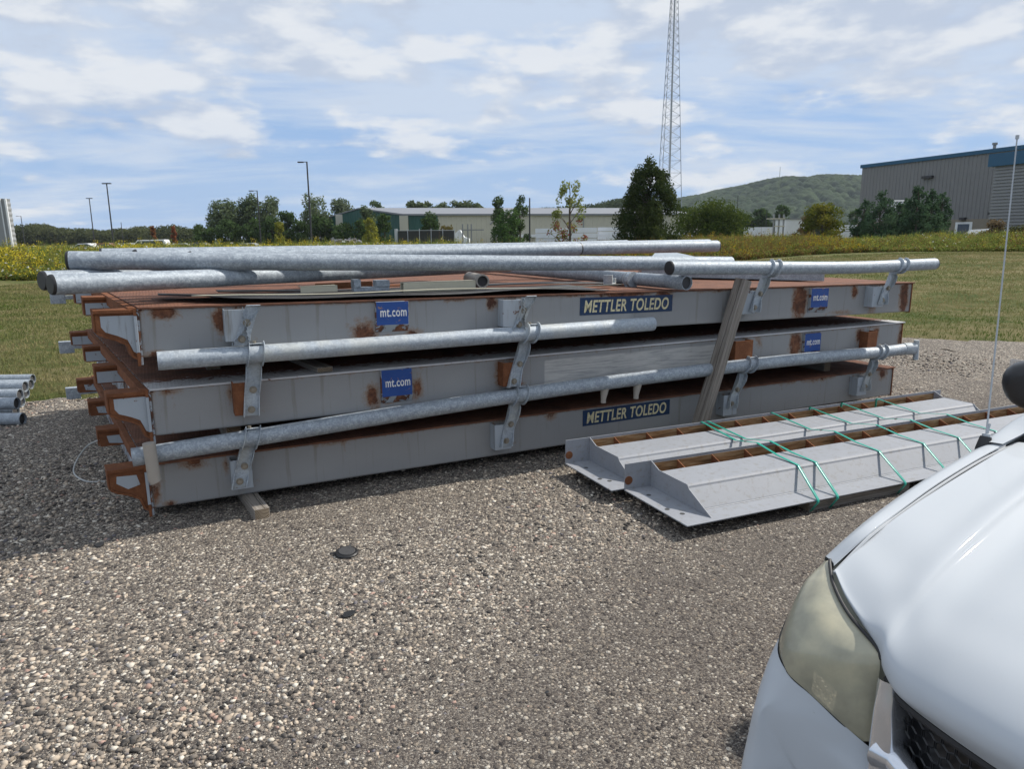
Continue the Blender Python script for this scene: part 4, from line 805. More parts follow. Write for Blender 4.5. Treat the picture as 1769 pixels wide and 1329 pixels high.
# cowl, windscreen, pillars, roof, sides
gl = [[(2.84+.10*(1-(y/.8)**2), y*1.0, 1.108+.02*(1-(y/.8)**2)) for y in np.linspace(-.80, .80, 7)], [(3.30+.09*(1-(y/.75)**2), y, 1.42) for y in np.linspace(-.72, .72, 7)], [(3.72+.06, y, 1.68) for y in np.linspace(-.64, .64, 7)]]
patch('windscreen', gl, 5, M['glass'], CAR)
for s in (1, -1):
    pl = [[(2.70, s*.868, 1.085), (2.70, s*.92, 1.080), (2.74, s*.958, 1.045)], [(2.86, s*.842, 1.118), (2.90, s*.908, 1.125), (2.95, s*.955, 1.075)], [(3.02, s*.800, 1.215), (3.10, s*.862, 1.205), (3.20, s*.915, 1.13)], [(3.34, s*.735, 1.435), (3.40, s*.790, 1.425), (3.46, s*.800, 1.39)], [(3.76, s*.645, 1.685), (3.80, s*.690, 1.68), (3.84, s*.700, 1.65)]]
    patch('windscreen_pillar', pl, 5, W, CAR)
    sd_ = [[(x, s*(.965 if z < 1.0 else .955), z) for z in (.30, .55, .80, 1.0, 1.08)] for x in (3.0, 3.4, 4.2, 5.0, 5.8)]; patch('door_panel', sd_, 3, W, CAR)
    sg = [[(x0, s*.95, 1.085), (x1, s*.69, 1.66)] for x0, x1 in ((3.15, 3.84), (3.9, 4.1), (4.8, 4.8), (5.7, 5.4))]; patch('side_window', sg, 3, M['glass'], CAR)
    for wx in (2.18, 5.05):
        m = MB(); m.tube([(wx, s*.93, .355), (wx, s*.93-s*.03, .355), (wx, s*.72, .355)], [.33, .36, .36], 40); wh = m.build('wheel', M['tyre'], CAR, smooth=True)
        m = MB(); m.tube([(wx, s*.932, .355), (wx, s*.945, .355)], [.22, .20], 30); 
        for q in range(5): m.box(-.02, .02, .05, .21, -.008, .008, Matrix.Translation((wx, s*.948, .355))@Matrix.Rotation(R(90), 4, 'X')@Matrix.Rotation(q*1.2566, 4, 'Z'))
        m.build('rim', M['chrome'], wh, smooth=True)
    # mirror
    mr = [[(3.26, s*.965, 1.085), (3.20, s*1.00, 1.075), (3.22, s*1.06, 1.09), (3.28, s*1.09, 1.12), (3.33, s*1.07, 1.10), (3.33, s*.97, 1.085)]]
    base = [(.0, -.115, -.085), (-.03, -.06, -.105), (-.035, .05, -.100), (.0, .105, -.06), (-.02, .125, .0), (-.01, .118, .06), (-.03, .06, .098), (-.03, -.05, .104), (0, -.105, .085), (-.01, -.125, 0)]
    m = MB(); n = len(base); ctr = Vector((3.27, s*.962, 1.195)); rings = [(.075, .98), (.072, 1.0), (.0, 1.0), (-.03, .95), (-.055, .82), (-.066, .55)]
    for dx, k in rings:
        for b in base: m.v.append((ctr.x+dx+b[0]*.3, ctr.y+s*b[1]*k-s*(.025*(1-k)), ctr.z+b[2]*k))
    m.f = [(i*n+j, i*n+(j+1) % n, (i+1)*n+(j+1) % n, (i+1)*n+j) for i in range(len(rings)-1) for j in range(n)]+[list(range(n))[::-1], list(range((len(rings)-1)*n, len(rings)*n))]
    mo = m.build('mirror', M['mirror_black'], CAR, smooth='all'); sb = mo.modifiers.new('sub', 'SUBSURF'); sb.levels = sb.render_levels = 1
    m = MB(); m.box(3.345, 3.349, s*1.0-.09, s*1.0+.09, 1.12, 1.275); m.build('mirror_glass', M['chrome'], mo)
    m = MB(); m.tube([(3.27, s*.88, 1.09), (3.27, s*.95, 1.115), (3.28, s*.99, 1.14)], [.03, .026, .022], 12); m.build('mirror_arm', M['mirror_black'], mo, smooth=True)
rf = [[(x, y, z-.05*(y/.64)**2) for y in (-.70, -.4, 0, .4, .70)] for x, z in ((3.76, 1.70), (4.2, 1.74), (5.0, 1.73), (5.5, 1.66))]; patch('roof', rf, 4, W, CAR)
tl = [[(5.5, y, 1.66) for y in (-.68, 0, .68)], [(5.8, y, 1.08) for y in (-.94, 0, .94)], [(5.85, y, .7) for y in (-.95, 0, .95)], [(5.8, y, .3) for y in (-.93, 0, .93)]]; patch('tailgate', tl, 4, W, CAR)
m = MB(); m.box(1.9, 5.7, -.80, .80, .22, .40); m.build('underbody', M['seal'], CAR)
m = MB(); m.box(2.76, 2.98, -.80, .80, 1.00, 1.07); m.build('cowl', M['seal'], CAR)
# antenna
m = MB(); m.tube([(2.706, .925, 1.040), (2.706, .925, 1.056), (2.712, .925, 1.092), (2.713, .925, 1.096)], [.026, .025, .018, .017], 20); ab = m.build('antenna_base', M['black_plastic'], CAR, smooth=True)
tpw = aty(1757, 240, 2.40); tl_ = Vector((.8*tpw.x+.6*tpw.y, -.6*tpw.x+.8*tpw.y, tpw.z)); bs_ = Vector((2.714, .925, 1.095))
m = MB(); m.tube([bs_, bs_.lerp(tl_, .33), bs_.lerp(tl_, .66), tl_], [.0032, .0028, .0025, .0022], 8); m.tube([tl_, tl_+Vector((0, 0, .012))], .0055, 8); m.tube([(2.713, .925, 1.096), (2.714, .925, 1.106)], .013, 14); m.tube([(2.716, .925, 1.10), (2.724, .923, 1.14)], .005, 8); m.build('antenna_mast', M['silver'], ab, smooth=True)
# ============================================================ MEADOW
def mead_edge(x): return np.interp(x, [-60, -23, -10, 8, 21, 30, 42, 60], [31, 32.5, 37, 42, 45, 41, 40, 39])
def mz(x, y): return rise(x, y)-.02
def strips(P0, P1, w0, w1, c):                             # thin tapered quads
    d = P1-P0; a = rng.random(len(P0))*3.14; sx = np.stack([np.cos(a), np.sin(a)*.3, a*0], -1)
    V = np.stack([P0-sx*w0[:, None], P0+sx*w0[:, None], P1+sx*w1[:, None], P1-sx*w1[:, None]], 1).reshape(-1, 3)
    return V, np.repeat(c, 4, 0)
def leafq(Pc, size, c, nb=None, flat=.0):                  # random quads
    n = len(Pc); u = rng.normal(size=(n, 3)); u[:, 2] *= (1-flat)
    if nb is not None: nn = nb+rng.normal(size=(n, 3))*.8; u = np.cross(nn, u)
    u /= np.linalg.norm(u, axis=1, keepdims=True)+1e-9; v = rng.normal(size=(n, 3))
    if nb is not None: v = np.cross(nn, u)
    v -= u*(u*v).sum(1, keepdims=True); v /= np.linalg.norm(v, axis=1, keepdims=True)+1e-9
    s = np.asarray(size).reshape(-1, 1)*np.ones((n, 1))
    V = np.stack([Pc-u*s, Pc-v*s*.55, Pc+u*s, Pc+v*s*.55], 1).reshape(-1, 3); return V, np.repeat(c, 4, 0)
def quads(VC, name, label, cat, mt, kind=None, parent=None):
    V = np.concatenate([a for a, _ in VC]); C = np.concatenate([b for _, b in VC]); o = npmesh(name, V, np.arange(len(V)).reshape(-1, 4), mt, parent, col=C)
    if kind or label: tag(o, label, cat, kind=kind)
    return o
def zone(x):                                                # how yellow, how brown
    yel = np.interp(x, [-60, -30, -21, -16, -9, -3, 3, 10, 15.5, 18, 21, 24, 30, 60], [.5, .5, .75, .8, .55, .35, .3, .3, .15, .55, .75, .35, .25, .2]); return yel
def meadow(name, label, x0, x1, N, depth, tall, br=.25):
    x = x0+(x1-x0)*rng.random(N); y = mead_edge(x)+.15*wob(x, 2.1)+depth*rng.random(N)**1.8
    clump = .5+.5*np.sin(x*.8+np.sin(y*.6)*2)*np.sin(y*.45+x*.2); h = tall*(.58+.25*clump+.34*rng.random(N)**2+.25*(rng.random(N) < .04)); z0 = mz(x, y)
    h *= 1-.38*np.exp(-((x-25.5)/4.5)**2); h *= np.clip(.30+(y-mead_edge(x))/2.6*.7, .3, 1)
    base = np.stack([x, y, z0], -1); tip = base+np.stack([(rng.random(N)-.5)*.3, (rng.random(N)-.5)*.3, h], -1)
    gcol = np.array([.095, .150, .030]); g2 = np.array([.30, .30, .085]); bcol = np.array([.20, .13, .05])
    k = rng.random((N, 1)); bb = (rng.random(N) < br*(.6+.8*np.interp(x, [-30, 0, 8, 18, 30], [.1, .5, .8, .5, .15])))[:, None]
    c = np.where(bb, bcol*(.6+.7*k), gcol*(1-k)+g2*k); out = [strips(base, tip, .012+0*x, .005+0*x, c*.9)]
    for i in range(3):
        q = base+(rng.random((N, 3))-.5)*np.array([.4, .4, 0]); out.append(strips(q, q+(tip-base)*(.5+.7*rng.random((N, 1)))+(rng.random((N, 3))-.5)*np.array([.5, .3, .1]), .011+0*x, .003+0*x, c*(.7+.9*rng.random((N, 1)))))
    for i in range(12):
        f = .12+.85*rng.random(N); p = base+(tip-base)*f[:, None]+(rng.random((N, 3))-.5)*np.array([.34, .34, .16])
        out.append(leafq(p, .030+.045*rng.random(N), c*(.65+.7*rng.random((N, 1)))))
    quads(out, name, label, 'wild plants', M['foliage'], 'stuff')
    return tip, h
def plumes(name, label, tip, prob, colr, sz, n, spread, kind='stuff', cat='wild flowers'):
    t_ = tip[rng.random(len(tip)) < prob]; o = []
    for i in range(n):
        p = t_+(rng.random((len(t_), 3))-.5)*np.array(spread)-np.array([0, 0, spread[2]*.35]); o.append(leafq(p, sz*(.6+.8*rng.random(len(t_))), np.array(colr)*(.65+.6*rng.random((len(t_), 1)))))
    quads(o, name, label, cat, M['flowers'], kind)
tipL, _ = meadow('meadow_plants', 'wild green meadow plants along the lawn behind the decks, left half', -34, -4, 22000, 26, 1.42, .12)
tipM, _ = meadow('meadow_plants', 'brown green meadow plants behind the pipe pile and towards the right', -4, 22, 15000, 26, 1.25, .5)
tipR, _ = meadow('meadow_plants', 'tall leafy weeds along the top of the lawn at the right', 22, 48, 17000, 18, 1.22, .25)
cl = lambda t_: zone(t_[:, 0])*np.clip(.5+1.3*np.sin(t_[:, 0]*.55+1.2*np.sin(t_[:, 1]*.35))*np.sin(t_[:, 1]*.5+t_[:, 0]*.3), .08, 1.2)
plumes('goldenrod', 'yellow goldenrod blooming across the left meadow', tipL, cl(tipL)*.48, (.64, .52, .05), .032, 22, (.30, .30, .34))
plumes('goldenrod', 'scattered yellow goldenrod in the middle meadow', tipM, cl(tipM)*.42, (.48, .36, .03), .032, 16, (.26, .26, .26))
plumes('goldenrod', 'yellow goldenrod heads among the tall weeds at the right', tipR, cl(tipR)*.30, (.50, .43, .05), .032, 14, (.24, .24, .28))
plumes('white_flowers', 'small white flower heads dotted through the left meadow', tipL, .03, (.70, .72, .66), .05, 3, (.12, .12, .04))
plumes('white_flowers', 'small white flower heads among the tall weeds at the right', tipR, .012, (.65, .66, .58), .045, 3, (.14, .14, .05))

# ============================================================ TREES
def tree(name, label, cat, px, D, wpx, ytop, kind='leafy', col=(.05, .085, .025), col2=(.09, .13, .04), dens=1.0, base=None, group=None, leaf=None, lobes=None, zb=0.):
    top = aty(px, ytop, D); x = top.x; H = top.z-zb; Wd = wpx/F*D*.985; T = thing(name, label, cat, (x, D, zb), group=group)
    tr = MB(); th = max(.08, H*.02); br = MB(); lob = []
    if kind == 'cone':                                      # dense broad cone
        for k in range(120):
            f = rng.random()**.75; zc = H*(.07+.86*f); rad = Wd/2*min(1, (1.0-f)**.45*1.08)*min(1, .80+f*.9)*(.93+.10*rng.random()); a = rng.random()*6.28; q = .80+.08*rng.random()
            lob.append((math.cos(a)*rad*q, math.sin(a)*rad*q, zc, Wd*.10*(1.25-.6*f)*(.8+.5*rng.random()), 1.1))
        for k in range(7): lob.append(((rng.random()-.5)*.7, (rng.random()-.5)*.7, H*(.93+.06*rng.random()), .22, 2.2))
        for k in range(8): lob.append((0, 0, H*(.15+.7*k/8), Wd*.27*(1-k/9), 1))
    elif kind == 'pine':
        n = int(9+H); 
        for k in range(n*5):
            f = (k/(n*5)); zc = H*(.08+.90*f); rad = Wd/2*1.12*(1-f*.95)**.6*(.25+.75*rng.random()); a = rng.random()*6.28
            lob.append((math.cos(a)*rad, math.sin(a)*rad, zc+rad*.25, .11*Wd*(1.2-f)+.10, 1.3))
        lob.append((0, 0, H*.97, .12, 2.5))
    elif kind == 'airy':
        for k in range(34):
            f = rng.random(); a = rng.random()*6.28; zc = H*(.16+.82*f); rad = Wd/2*(.25+.9*math.sin(math.pi*min(1, (1.02-f)*1.0+.03)*.62))*rng.random()**.5; lob.append((math.cos(a)*rad, math.sin(a)*rad, zc, .22+.18*rng.random(), 1.3))
    elif kind == 'willow':
        for k in range(lobes or 38):
            f = rng.random(); a = rng.random()*6.28; zc = H*(.22+.72*f); rad = Wd/2*(1-.5*f*f)*rng.random()**.5*.80; lob.append((math.cos(a)*rad, math.sin(a)*rad, zc, Wd*.14*(.7+.6*rng.random()), 1.3))
    else:
        for k in range(int((lobes or 26)*1.5)):
            f = rng.random(); a = rng.random()*6.28; u = 2*f-1; rad = Wd/2*.84*math.sqrt(max(.05, 1-u*u*.9))*rng.random()**.45; lob.append((math.cos(a)*rad, math.sin(a)*rad, H*(.50+.40*u), Wd*.15*(.7+.6*rng.random()), .8))
    tr.tube([(0, 0, 0), (.03, 0, H*.3), (-.03, .02, H*.6), (0, 0, H*.9)], [th, th*.8, th*.5, th*.12], 8)
    for l in lob[::2]:
        z0 = max(.1*H, l[2]-.5*math.hypot(l[0], l[1])-.1*H); tr.tube([(0, 0, z0), (l[0]*.5, l[1]*.5, (z0+l[2])/2+.02*H), l[:3]], [th*.35, th*.22, th*.06], 5)
    tr.build('trunk', M['bark'], T)
    ls = leaf or max(.055, D*.0016); tot = dens*Wd*H/(ls*ls)*(3.6 if kind != 'airy' else .5); tot = int(min(tot, 40000)); wts = np.array([l[3]**2 for l in lob]); wts /= wts.sum()
    L = np.array(lob); idx = rng.choice(len(lob), tot, p=wts); dr = rng.normal(size=(tot, 3)); dr /= np.linalg.norm(dr, axis=1, keepdims=True)
    rr = rng.random(tot)**.38; p = L[idx, :3]+dr*(L[idx, 3]*rr)[:, None]*np.stack([np.ones(tot), np.ones(tot), L[idx, 4]], -1)*1.12
    p[:, 2] = np.maximum(p[:, 2], .05*H); lc = rng.random(len(lob))[idx][:, None]*.6+rng.random((tot, 1))*.4
    c = np.array(col)*(1-lc)+np.array(col2)*lc
    if kind == 'airy': low = (p[:, 2:3] < H*.5) & (rng.random((tot, 1)) < .55); c = np.where(low, np.array([.28, .10, .07]), c)
    quads([leafq(p, ls*(.7+.7*rng.random(tot)), c, nb=dr)], 'crown', None, None, M['foliage'], parent=T)
    return T
G1 = 'trees in the far cluster left of centre'; G2 = 'trees round the long warehouse'
dk, dk2 = (.040, .070, .025), (.090, .140, .050); wl, wl2 = (.085, .12, .055), (.19, .23, .13)
tree('willow_tree', 'broad grey green tree at the left end of the far cluster', 'tree', 388, 150, 74, 345, 'willow', wl, wl2, group=G1)
tree('willow_tree', 'tallest grey green tree of the far cluster, beside the short lamp post', 'tree', 430, 152, 58, 339, 'willow', dk, wl2, group=G1)
tree('willow_tree', 'rounded tree right of the short lamp post in the far cluster', 'tree', 464, 150, 60, 345, 'willow', wl, wl2, group=G1)
tree('dark_tree', 'small dark round tree at the right side of the far cluster', 'tree', 494, 145, 42, 362, 'leafy', dk, dk2, group=G1)
tree('willow_tree', 'grey green tree behind the tallest lamp post', 'tree', 545, 150, 66, 342, 'willow', wl, wl2, group=G1)
tree('willow_tree', 'pale tree behind the left eave of the green warehouse end', 'tree', 590, 190, 56, 343, 'willow', wl, (.17, .20, .13), group=G1)
for px, w_, y_, l in ((350, 40, 385, 'low dark bush at the left foot of the far cluster'), (395, 50, 378, 'dark undergrowth beneath the leftmost willow'), (432, 52, 376, 'dark undergrowth below the short lamp post'), (468, 50, 374, 'bushy undergrowth right of the short lamp post'), (516, 40, 380, 'dark bush just left of the tallest lamp post'), (552, 48, 372, 'dark bushes at the foot of the tallest lamp post')):
    tree('bush', l, 'bush', px, 143, w_, y_, 'leafy', dk, dk2, group='dark bushes under the far cluster')
tree('bush', 'dark bush before the left eave of the green gable', 'bush', 592, 126, 44, 384, 'leafy', dk, dk2, group=G2)
tree('bush', 'dark bush in front of the middle of the green gable', 'bush', 618, 125, 34, 378, 'leafy', dk, dk2, group=G2)
tree('yellow_sapling', 'yellow green sapling in front of the far cluster', 'tree', 481, 120, 24, 384, 'willow', (.15, .17, .03), (.28, .27, .05))
tree('willow_tree', 'loose green tree in front of the green warehouse end', 'tree', 634, 128, 40, 357, 'willow', dk, wl2, group=G2)
tree('willow_tree', 'green tree top rising behind the warehouse ridge', 'tree', 652, 185, 44, 343, 'leafy', wl, (.13, .19, .07), group=G2)
tree('dark_tree', 'dark round tree before the green warehouse wall', 'tree', 663, 124, 34, 365, 'leafy', dk, dk2, group=G2)
tree('yellow_sapling', 'yellow green sapling in front of the green warehouse end', 'tree', 639, 110, 30, 376, 'willow', (.16, .18, .03), (.30, .29, .06))
tree('dark_tree', 'dark oval tree where the green and cream walls meet', 'tree', 742, 122, 38, 362, 'leafy', dk, dk2, group=G2)
for px, w_, l in ((716, 28, 'leftmost willow behind the warehouse roof'), (738, 30, 'second willow from the left behind the warehouse roof'), (762, 24, 'middle willow behind the warehouse roof'), (785, 30, 'fourth willow from the left behind the warehouse roof'), (804, 26, 'fifth willow from the left behind the warehouse roof'), (824, 28, 'rightmost willow behind the warehouse roof')):
    tree('willow_tree', l, 'tree', px, 190, w_*1.45, 343+random.randint(-1, 2), 'leafy', wl, (.17, .20, .11), group=G2)
tree('brown_bush', 'brownish small bush beside the white truck', 'bush', 770, 112, 26, 384, 'leafy', (.12, .11, .04), (.22, .18, .07))
tree('willow_tree', 'wispy tree left of the dark bare pole', 'tree', 861, 95, 40, 338, 'willow', (.045, .08, .03), (.12, .16, .08), dens=.55, lobes=20)
tree('willow_tree', 'wispy tree touching the dark bare pole', 'tree', 898, 95, 38, 337, 'willow', (.045, .08, .03), (.12, .16, .08), dens=.5, lobes=20)
tree('bush', 'rounded green bush between the two wispy trees', 'bush', 880, 92, 56, 360, 'leafy', (.05, .10, .03), (.09, .15, .05))
tree('young_maple', 'thin young maple with reddish lower leaves', 'tree', 985, 62, 66, 312, 'airy', (.14, .19, .05), (.32, .33, .09), dens=1.8)
tree('conifer', 'large dense dark cone shaped tree beside the lattice tower', 'tree', 1124, 58, 122, 273, 'cone', (.028, .050, .018), (.085, .105, .036), dens=1.4)
tree('round_tree', 'wide rounded green tree right of the dark conifer', 'tree', 1229, 75, 128, 350, 'leafy', (.038, .065, .018), (.11, .14, .035), lobes=40, dens=1.2)
tree('maple_tree', 'round maple turning orange in front of the wooded hill', 'tree', 1424, 78, 70, 347, 'leafy', (.08, .12, .02), (.22, .19, .035), lobes=30, dens=1.2)
tree('brown_bush', 'sparse brown bush left of the orange maple', 'bush', 1392, 80, 40, 371, 'leafy', (.10, .08, .04), (.17, .12, .06), dens=.6)
pc, pc2 = (.040, .080, .040), (.095, .15, .085)
for px, D, w_, y_, l in ((1495, 72, 34, 345, 'small leftmost pine before the big grey building'), (1525, 68, 56, 331, 'bushy pine second from the left before the grey building'), (1552, 70, 40, 352, 'lower pine below the white truss'), (1568, 71, 30, 343, 'narrow pine right of the white truss'), (1589, 66, 50, 321, 'tallest pine before the grey building'), (1612, 67, 46, 328, 'pine just right of the tallest one'), (1630, 69, 36, 333, 'rightmost pine before the grey building')):
    tree('pine_tree', l, 'pine', px, D, w_*1.2, y_, 'pine', pc, pc2, dens=.9, group='pines before the grey building', zb=.3)
tree('brown_bush', 'reddish brown bush by the blue trimmed wall at the right', 'bush', 1722, 52, 46, 378, 'leafy', (.12, .09, .05), (.22, .16, .09), dens=.7, zb=.6)
tree('bush', 'dark green bush at the right edge behind the antenna', 'bush', 1762, 50, 46, 388, 'leafy', (.06, .07, .03), (.12, .12, .05), zb=.6)
tree('red_sapling', 'rusty red sapling left of the far cluster', 'tree', 299, 100, 12, 388, 'willow', (.20, .07, .04), (.30, .12, .06)); tree('red_sapling', 'second rusty red sapling above the parked cars', 'tree', 263, 100, 12, 390, 'willow', (.20, .08, .04), (.28, .14, .07))
for px, w_, y_, l in ((1300, 40, 368, 'dark tree left of the lumber rack, at the hill foot'), (1318, 38, 356, 'taller dark tree at the hill foot'), (1352, 34, 350, 'dark tree behind the lumber rack'), (1282, 26, 364, 'small dark tree beyond the wide round tree'), (1480, 24, 355, 'dark tree between the maple and the pines'), (1178, 30, 352, 'dark tree in the gap right of the conifer')):
    tree('dark_tree', l, 'tree', px, 240, w_, y_, 'leafy', dk, dk2, group='dark trees at the foot of the hill')
# far wooded belts: uncountable
def belt(name, label, prof, D0, D1, n, r0, col, col2, ls):
    pxs = [p[0] for p in prof]; out = []
    for k in range(n):
        px = pxs[0]+(pxs[-1]-pxs[0])*rng.random(); D = D0+(D1-D0)*rng.random(); y = np.interp(px, pxs, [p[1] for p in prof])+rng.random()*3.0*0+ (rng.random()**2)*5
        top = aty(px, y, D); r_ = r0*(.6+.8*rng.random()); m_ = int(r_*r_*5.5/(ls*ls)); dr = rng.normal(size=(m_, 3)); dr /= np.linalg.norm(dr, axis=1, keepdims=True)
        hz = max(.5, (top.z+.3)/2); p = np.array([top.x, D, top.z-min(hz, r_)])+dr*np.array([r_, r_, min(hz, r_)])*(rng.random((m_, 1))**.3)
        p[:, 2] = np.where(rng.random(m_) < .4, rng.random(m_)*top.z*.8, p[:, 2]); lc = .5*rng.random()+.5*rng.random((m_, 1)); out.append(leafq(p, ls, np.array(col)*(1-lc)+np.array(col2)*lc, nb=dr))
    quads(out, name, label, 'woodland', M['foliage'], 'stuff')
belt('distant_woods', 'far dark green woods along the horizon at the left', [(-160, 392), (10, 390), (40, 386), (75, 384), (95, 392), (120, 394), (150, 393), (175, 397), (215, 392), (260, 389), (300, 387), (325, 392), (350, 393)], 290, 330, 210, 4.2, (.05, .065, .03), (.115, .125, .055), .5)
belt('distant_woods', 'dark wooded ridge behind the warehouse, right of the bare pole', [(905, 366), (930, 358), (960, 356), (1000, 353), (1030, 350), (1060, 343), (1085, 341), (1110, 350), (1200, 360)], 420, 470, 160, 6.5, (.04, .06, .035), (.085, .11, .055), .75)
belt('distant_woods', 'low woods at the foot of the big hill', [(1170, 372), (1240, 380), (1300, 382), (1400, 380), (1500, 384)], 300, 330, 90, 4.0, (.035, .055, .025), (.08, .10, .04), .5)
# ============================================================ HILL
hx = np.arange(60, 1500, 3.0); hy = np.concatenate([np.arange(900, 1560, 3.2), np.arange(1560, 2000, 40)]); X, Y = np.meshgrid(hx, hy)
cpx = [850, 1000, 1060, 1120, 1176, 1229, 1259, 1288, 1314, 1344, 1383, 1407, 1437, 1490, 1600, 1769, 2000]; cy = [372, 362, 357, 350, 343, 336, 331, 321, 313, 309, 311, 304, 303, 304, 306, 318, 340]
cx_, cz_ = zip(*[(aty(a, b, 1450).x, aty(a, b, 1450).z) for a, b in zip(cpx, cy)])
crest = np.interp(X, cx_, cz_); tt = np.clip((Y-930)/520, 0, 1); Z = crest*(tt*tt*(3-2*tt))*(1+.05*np.sin(X*.02)*np.sin(Y*.013))
Z = Z*(1-.10*np.clip(np.sin(X*.018+Y*.006+1), 0, 1)*(1-np.abs(tt*2-1)))
cs = 13.0; gi, gj = np.floor(X/cs), np.floor(Y/cs); best = np.full(X.shape, 9e9); idc = np.zeros(X.shape)
def hsh(a, b, k): return np.modf(np.abs(np.sin(a*127.1+b*311.7+k*74.7)*43758.5453))[0]
for a in (-1, 0, 1):
    for b in (-1, 0, 1):
        ci, cj = gi+a, gj+b; px_, py_ = (ci+hsh(ci, cj, 1))*cs, (cj+hsh(ci, cj, 2))*cs; d_ = np.hypot(X-px_, Y-py_)/(.7+.6*hsh(ci, cj, 3)); idc = np.where(d_ < best, hsh(ci, cj, 4), idc); best = np.minimum(best, d_)
Z = Z+np.sqrt(np.clip(1-(best/(cs*.75))**2, 0, 1))*12.0*(tt > 0)+rng.random(Z.shape)*1.0-10
hc = np.array([.008, .022, .010])*(1-idc[..., None])+np.array([.060, .090, .034])*idc[..., None]
n, m_ = X.shape; i = np.arange(n-1)[:, None]*m_+np.arange(m_-1)[None]
tag(npmesh('hills', np.stack([X, Y, Z], -1).reshape(-1, 3), np.stack([i, i+1, i+m_+1, i+m_], -1).reshape(-1, 4), M['hill'], col=hc.reshape(-1, 3), smooth=False), kind='structure')
def mast(name, label, px, D, y0, y1, r, arm=0, cat='mast', parts=True, armw=1.6, zb=None):
    T_ = aty(px, y1, D); T = thing(name, label, cat, (T_.x, D, 0 if zb is None else zb)); H = T_.z-(0 if zb is None else zb)
    m = MB(); m.tube([(0, 0, 0), (0, 0, H)], [r, r*.7], 8); m.build('pole', M['dark_steel'], T, smooth=True)
    if arm:
        for s in ((-1,) if arm < 0 else ((1,) if arm == 1 else (-1, 1))):
            m = MB(); m.box(min(0, s*armw), max(0, s*armw), -.05, .05, H-.08, H-.0); m.box(s*armw-.35, s*armw+.35, -.16, .16, H-.14, H-.0); m.build('lamp_head', M['dark_steel'], T)
    return T
mast('lamp_post', 'tallest dark lamp post, one lamp arm pointing left, before the grey green tree', 530, 95, 413, 279, .13, -1, 'lamp post', armw=.8)
mast('lamp_post', 'shorter dark lamp post rising out of the far tree cluster', 444, 125, 413, 329, .12, -1, 'lamp post', armw=1.0)
mast('lamp_post', 'dark lamp post at left above the parked cars', 184, 105, 413, 316, .11, 2, 'lamp post', armw=.25)
mast('lamp_post', 'thin farther lamp post left of the one above the cars', 154, 150, 413, 342, .12, 2, 'lamp post', armw=.25)
mast('lamp_post', 'small distant lamp post over the left woods', 36, 240, 405, 373, .14, -1, 'lamp post', armw=1.2)
mast('lamp_post', 'small distant post in front of the left woods', 209, 220, 410, 384, .12, 0, 'lamp post')
mast('bare_pole', 'dark bare pole in front of the cream wall', 915, 90, 405, 342, .11, 0, 'pole')
mast('hill_mast', 'tiny antenna mast on top of the wooded hill', 1348, 1430, 308, 288, .5, 0, 'mast', zb=aty(1348, 309, 1430).z-3)
mast('utility_pole', 'thin grey utility pole at the hill foot', 1275, 250, 380, 338, .16, 0, 'pole'); mast('utility_pole', 'thin short pole beside the lumber rack', 1325, 130, 400, 361, .07, 0, 'pole')
# ============================================================ LATTICE TOWER
tx = aty(1149, 265, 250).x+1.0; TW = thing('lattice_tower', 'tall grey lattice radio tower rising behind the dark conifer', 'tower', (tx, 250, 0))
def tw_w(z): return max(1.0, 9.9-.098*z)
an = [R(205), R(232+93), R(90)]
ang0 = R(-20); leg = lambda k, z: Vector((math.cos(ang0+k*R(120))*tw_w(z)/1.732, math.sin(ang0+k*R(120))*tw_w(z)/1.732, z))
for k in range(3):
    m = MB(); m.tube([leg(k, 0), leg(k, 92)], [.12, .07], 8); m.build('tower_leg', M['tower_steel'], TW)
m = MB(); z = 0.
while z < 90:
    h = tw_w(z)*.42+.7; z2 = z+h
    for k in range(3):
        a, b, c, d_ = leg(k, z), leg((k+1) % 3, z), leg(k, z2), leg((k+1) % 3, z2); mid = (c+d_)/2
        m.tube([a, d_], .042, 4, cap=False); m.tube([b, c], .042, 4, cap=False); m.tube([a, b], .03, 4, cap=False)
    z = z2
m.build('bracing', M['tower_steel'], TW)
m = MB(); m.tube([(.8, -.5, 0), (.25, -.15, 92)], [.30, .22], 8); m.tube([(.2, -.9, 0), (.1, -.3, 92)], .06, 6); m.build('cable_ladder', M['silver'], TW)
# ============================================================ BUILDINGS
def ribbed(m, a, b, z0, z1a, z1b, pitch, depth):            # ribbed wall from a to b (xy), top height varies
    a, b = Vector(a), Vector(b); d = b-a; L = d.length; d /= L; nrm = Vector((d.y, -d.x)); n = max(1, int(L/pitch)); P_ = L/n
    prof = []
    for k in range(n):
        for f, o in ((0, 0), (.62, 0), (.70, depth), (.92, depth), (1, 0)): prof.append((P_*(k+f), o))
    s = len(m.v)
    for q, o in prof:
        p = a+d*q+nrm*o; zt_ = z1a+(z1b-z1a)*q/L; m.v += [(p.x, p.y, z0), (p.x, p.y, zt_)]
    m.f += [(s+2*i, s+2*i+2, s+2*i+3, s+2*i+1) for i in range(len(prof)-1)]
WH = thing('warehouse', 'long low warehouse with cream side and dark green gable end', 'warehouse', (0, 130, 0))
WH.location = (0, 0, 0)
g0, g1 = aty(699, 371, 130), aty(562, 378.6, 151); rg = aty(615, 363.7, 158); e2_ = aty(1110, 370.5, 138)
ev = g0.z; rid = 7.2; A0, A1 = (g1.x, g1.y), (g0.x, g0.y); GL = math.hypot(A0[0]-A1[0], A0[1]-A1[1])
mid = (A0[0]*.52+A1[0]*.48, A0[1]*.52+A1[1]*.48)
m = MB(); ribbed(m, A0, mid, -.3, ev, rid, .9, .06); ribbed(m, mid, A1, -.3, rid, ev, .9, .06); m.build('gable_wall', M['w_green'], WH)
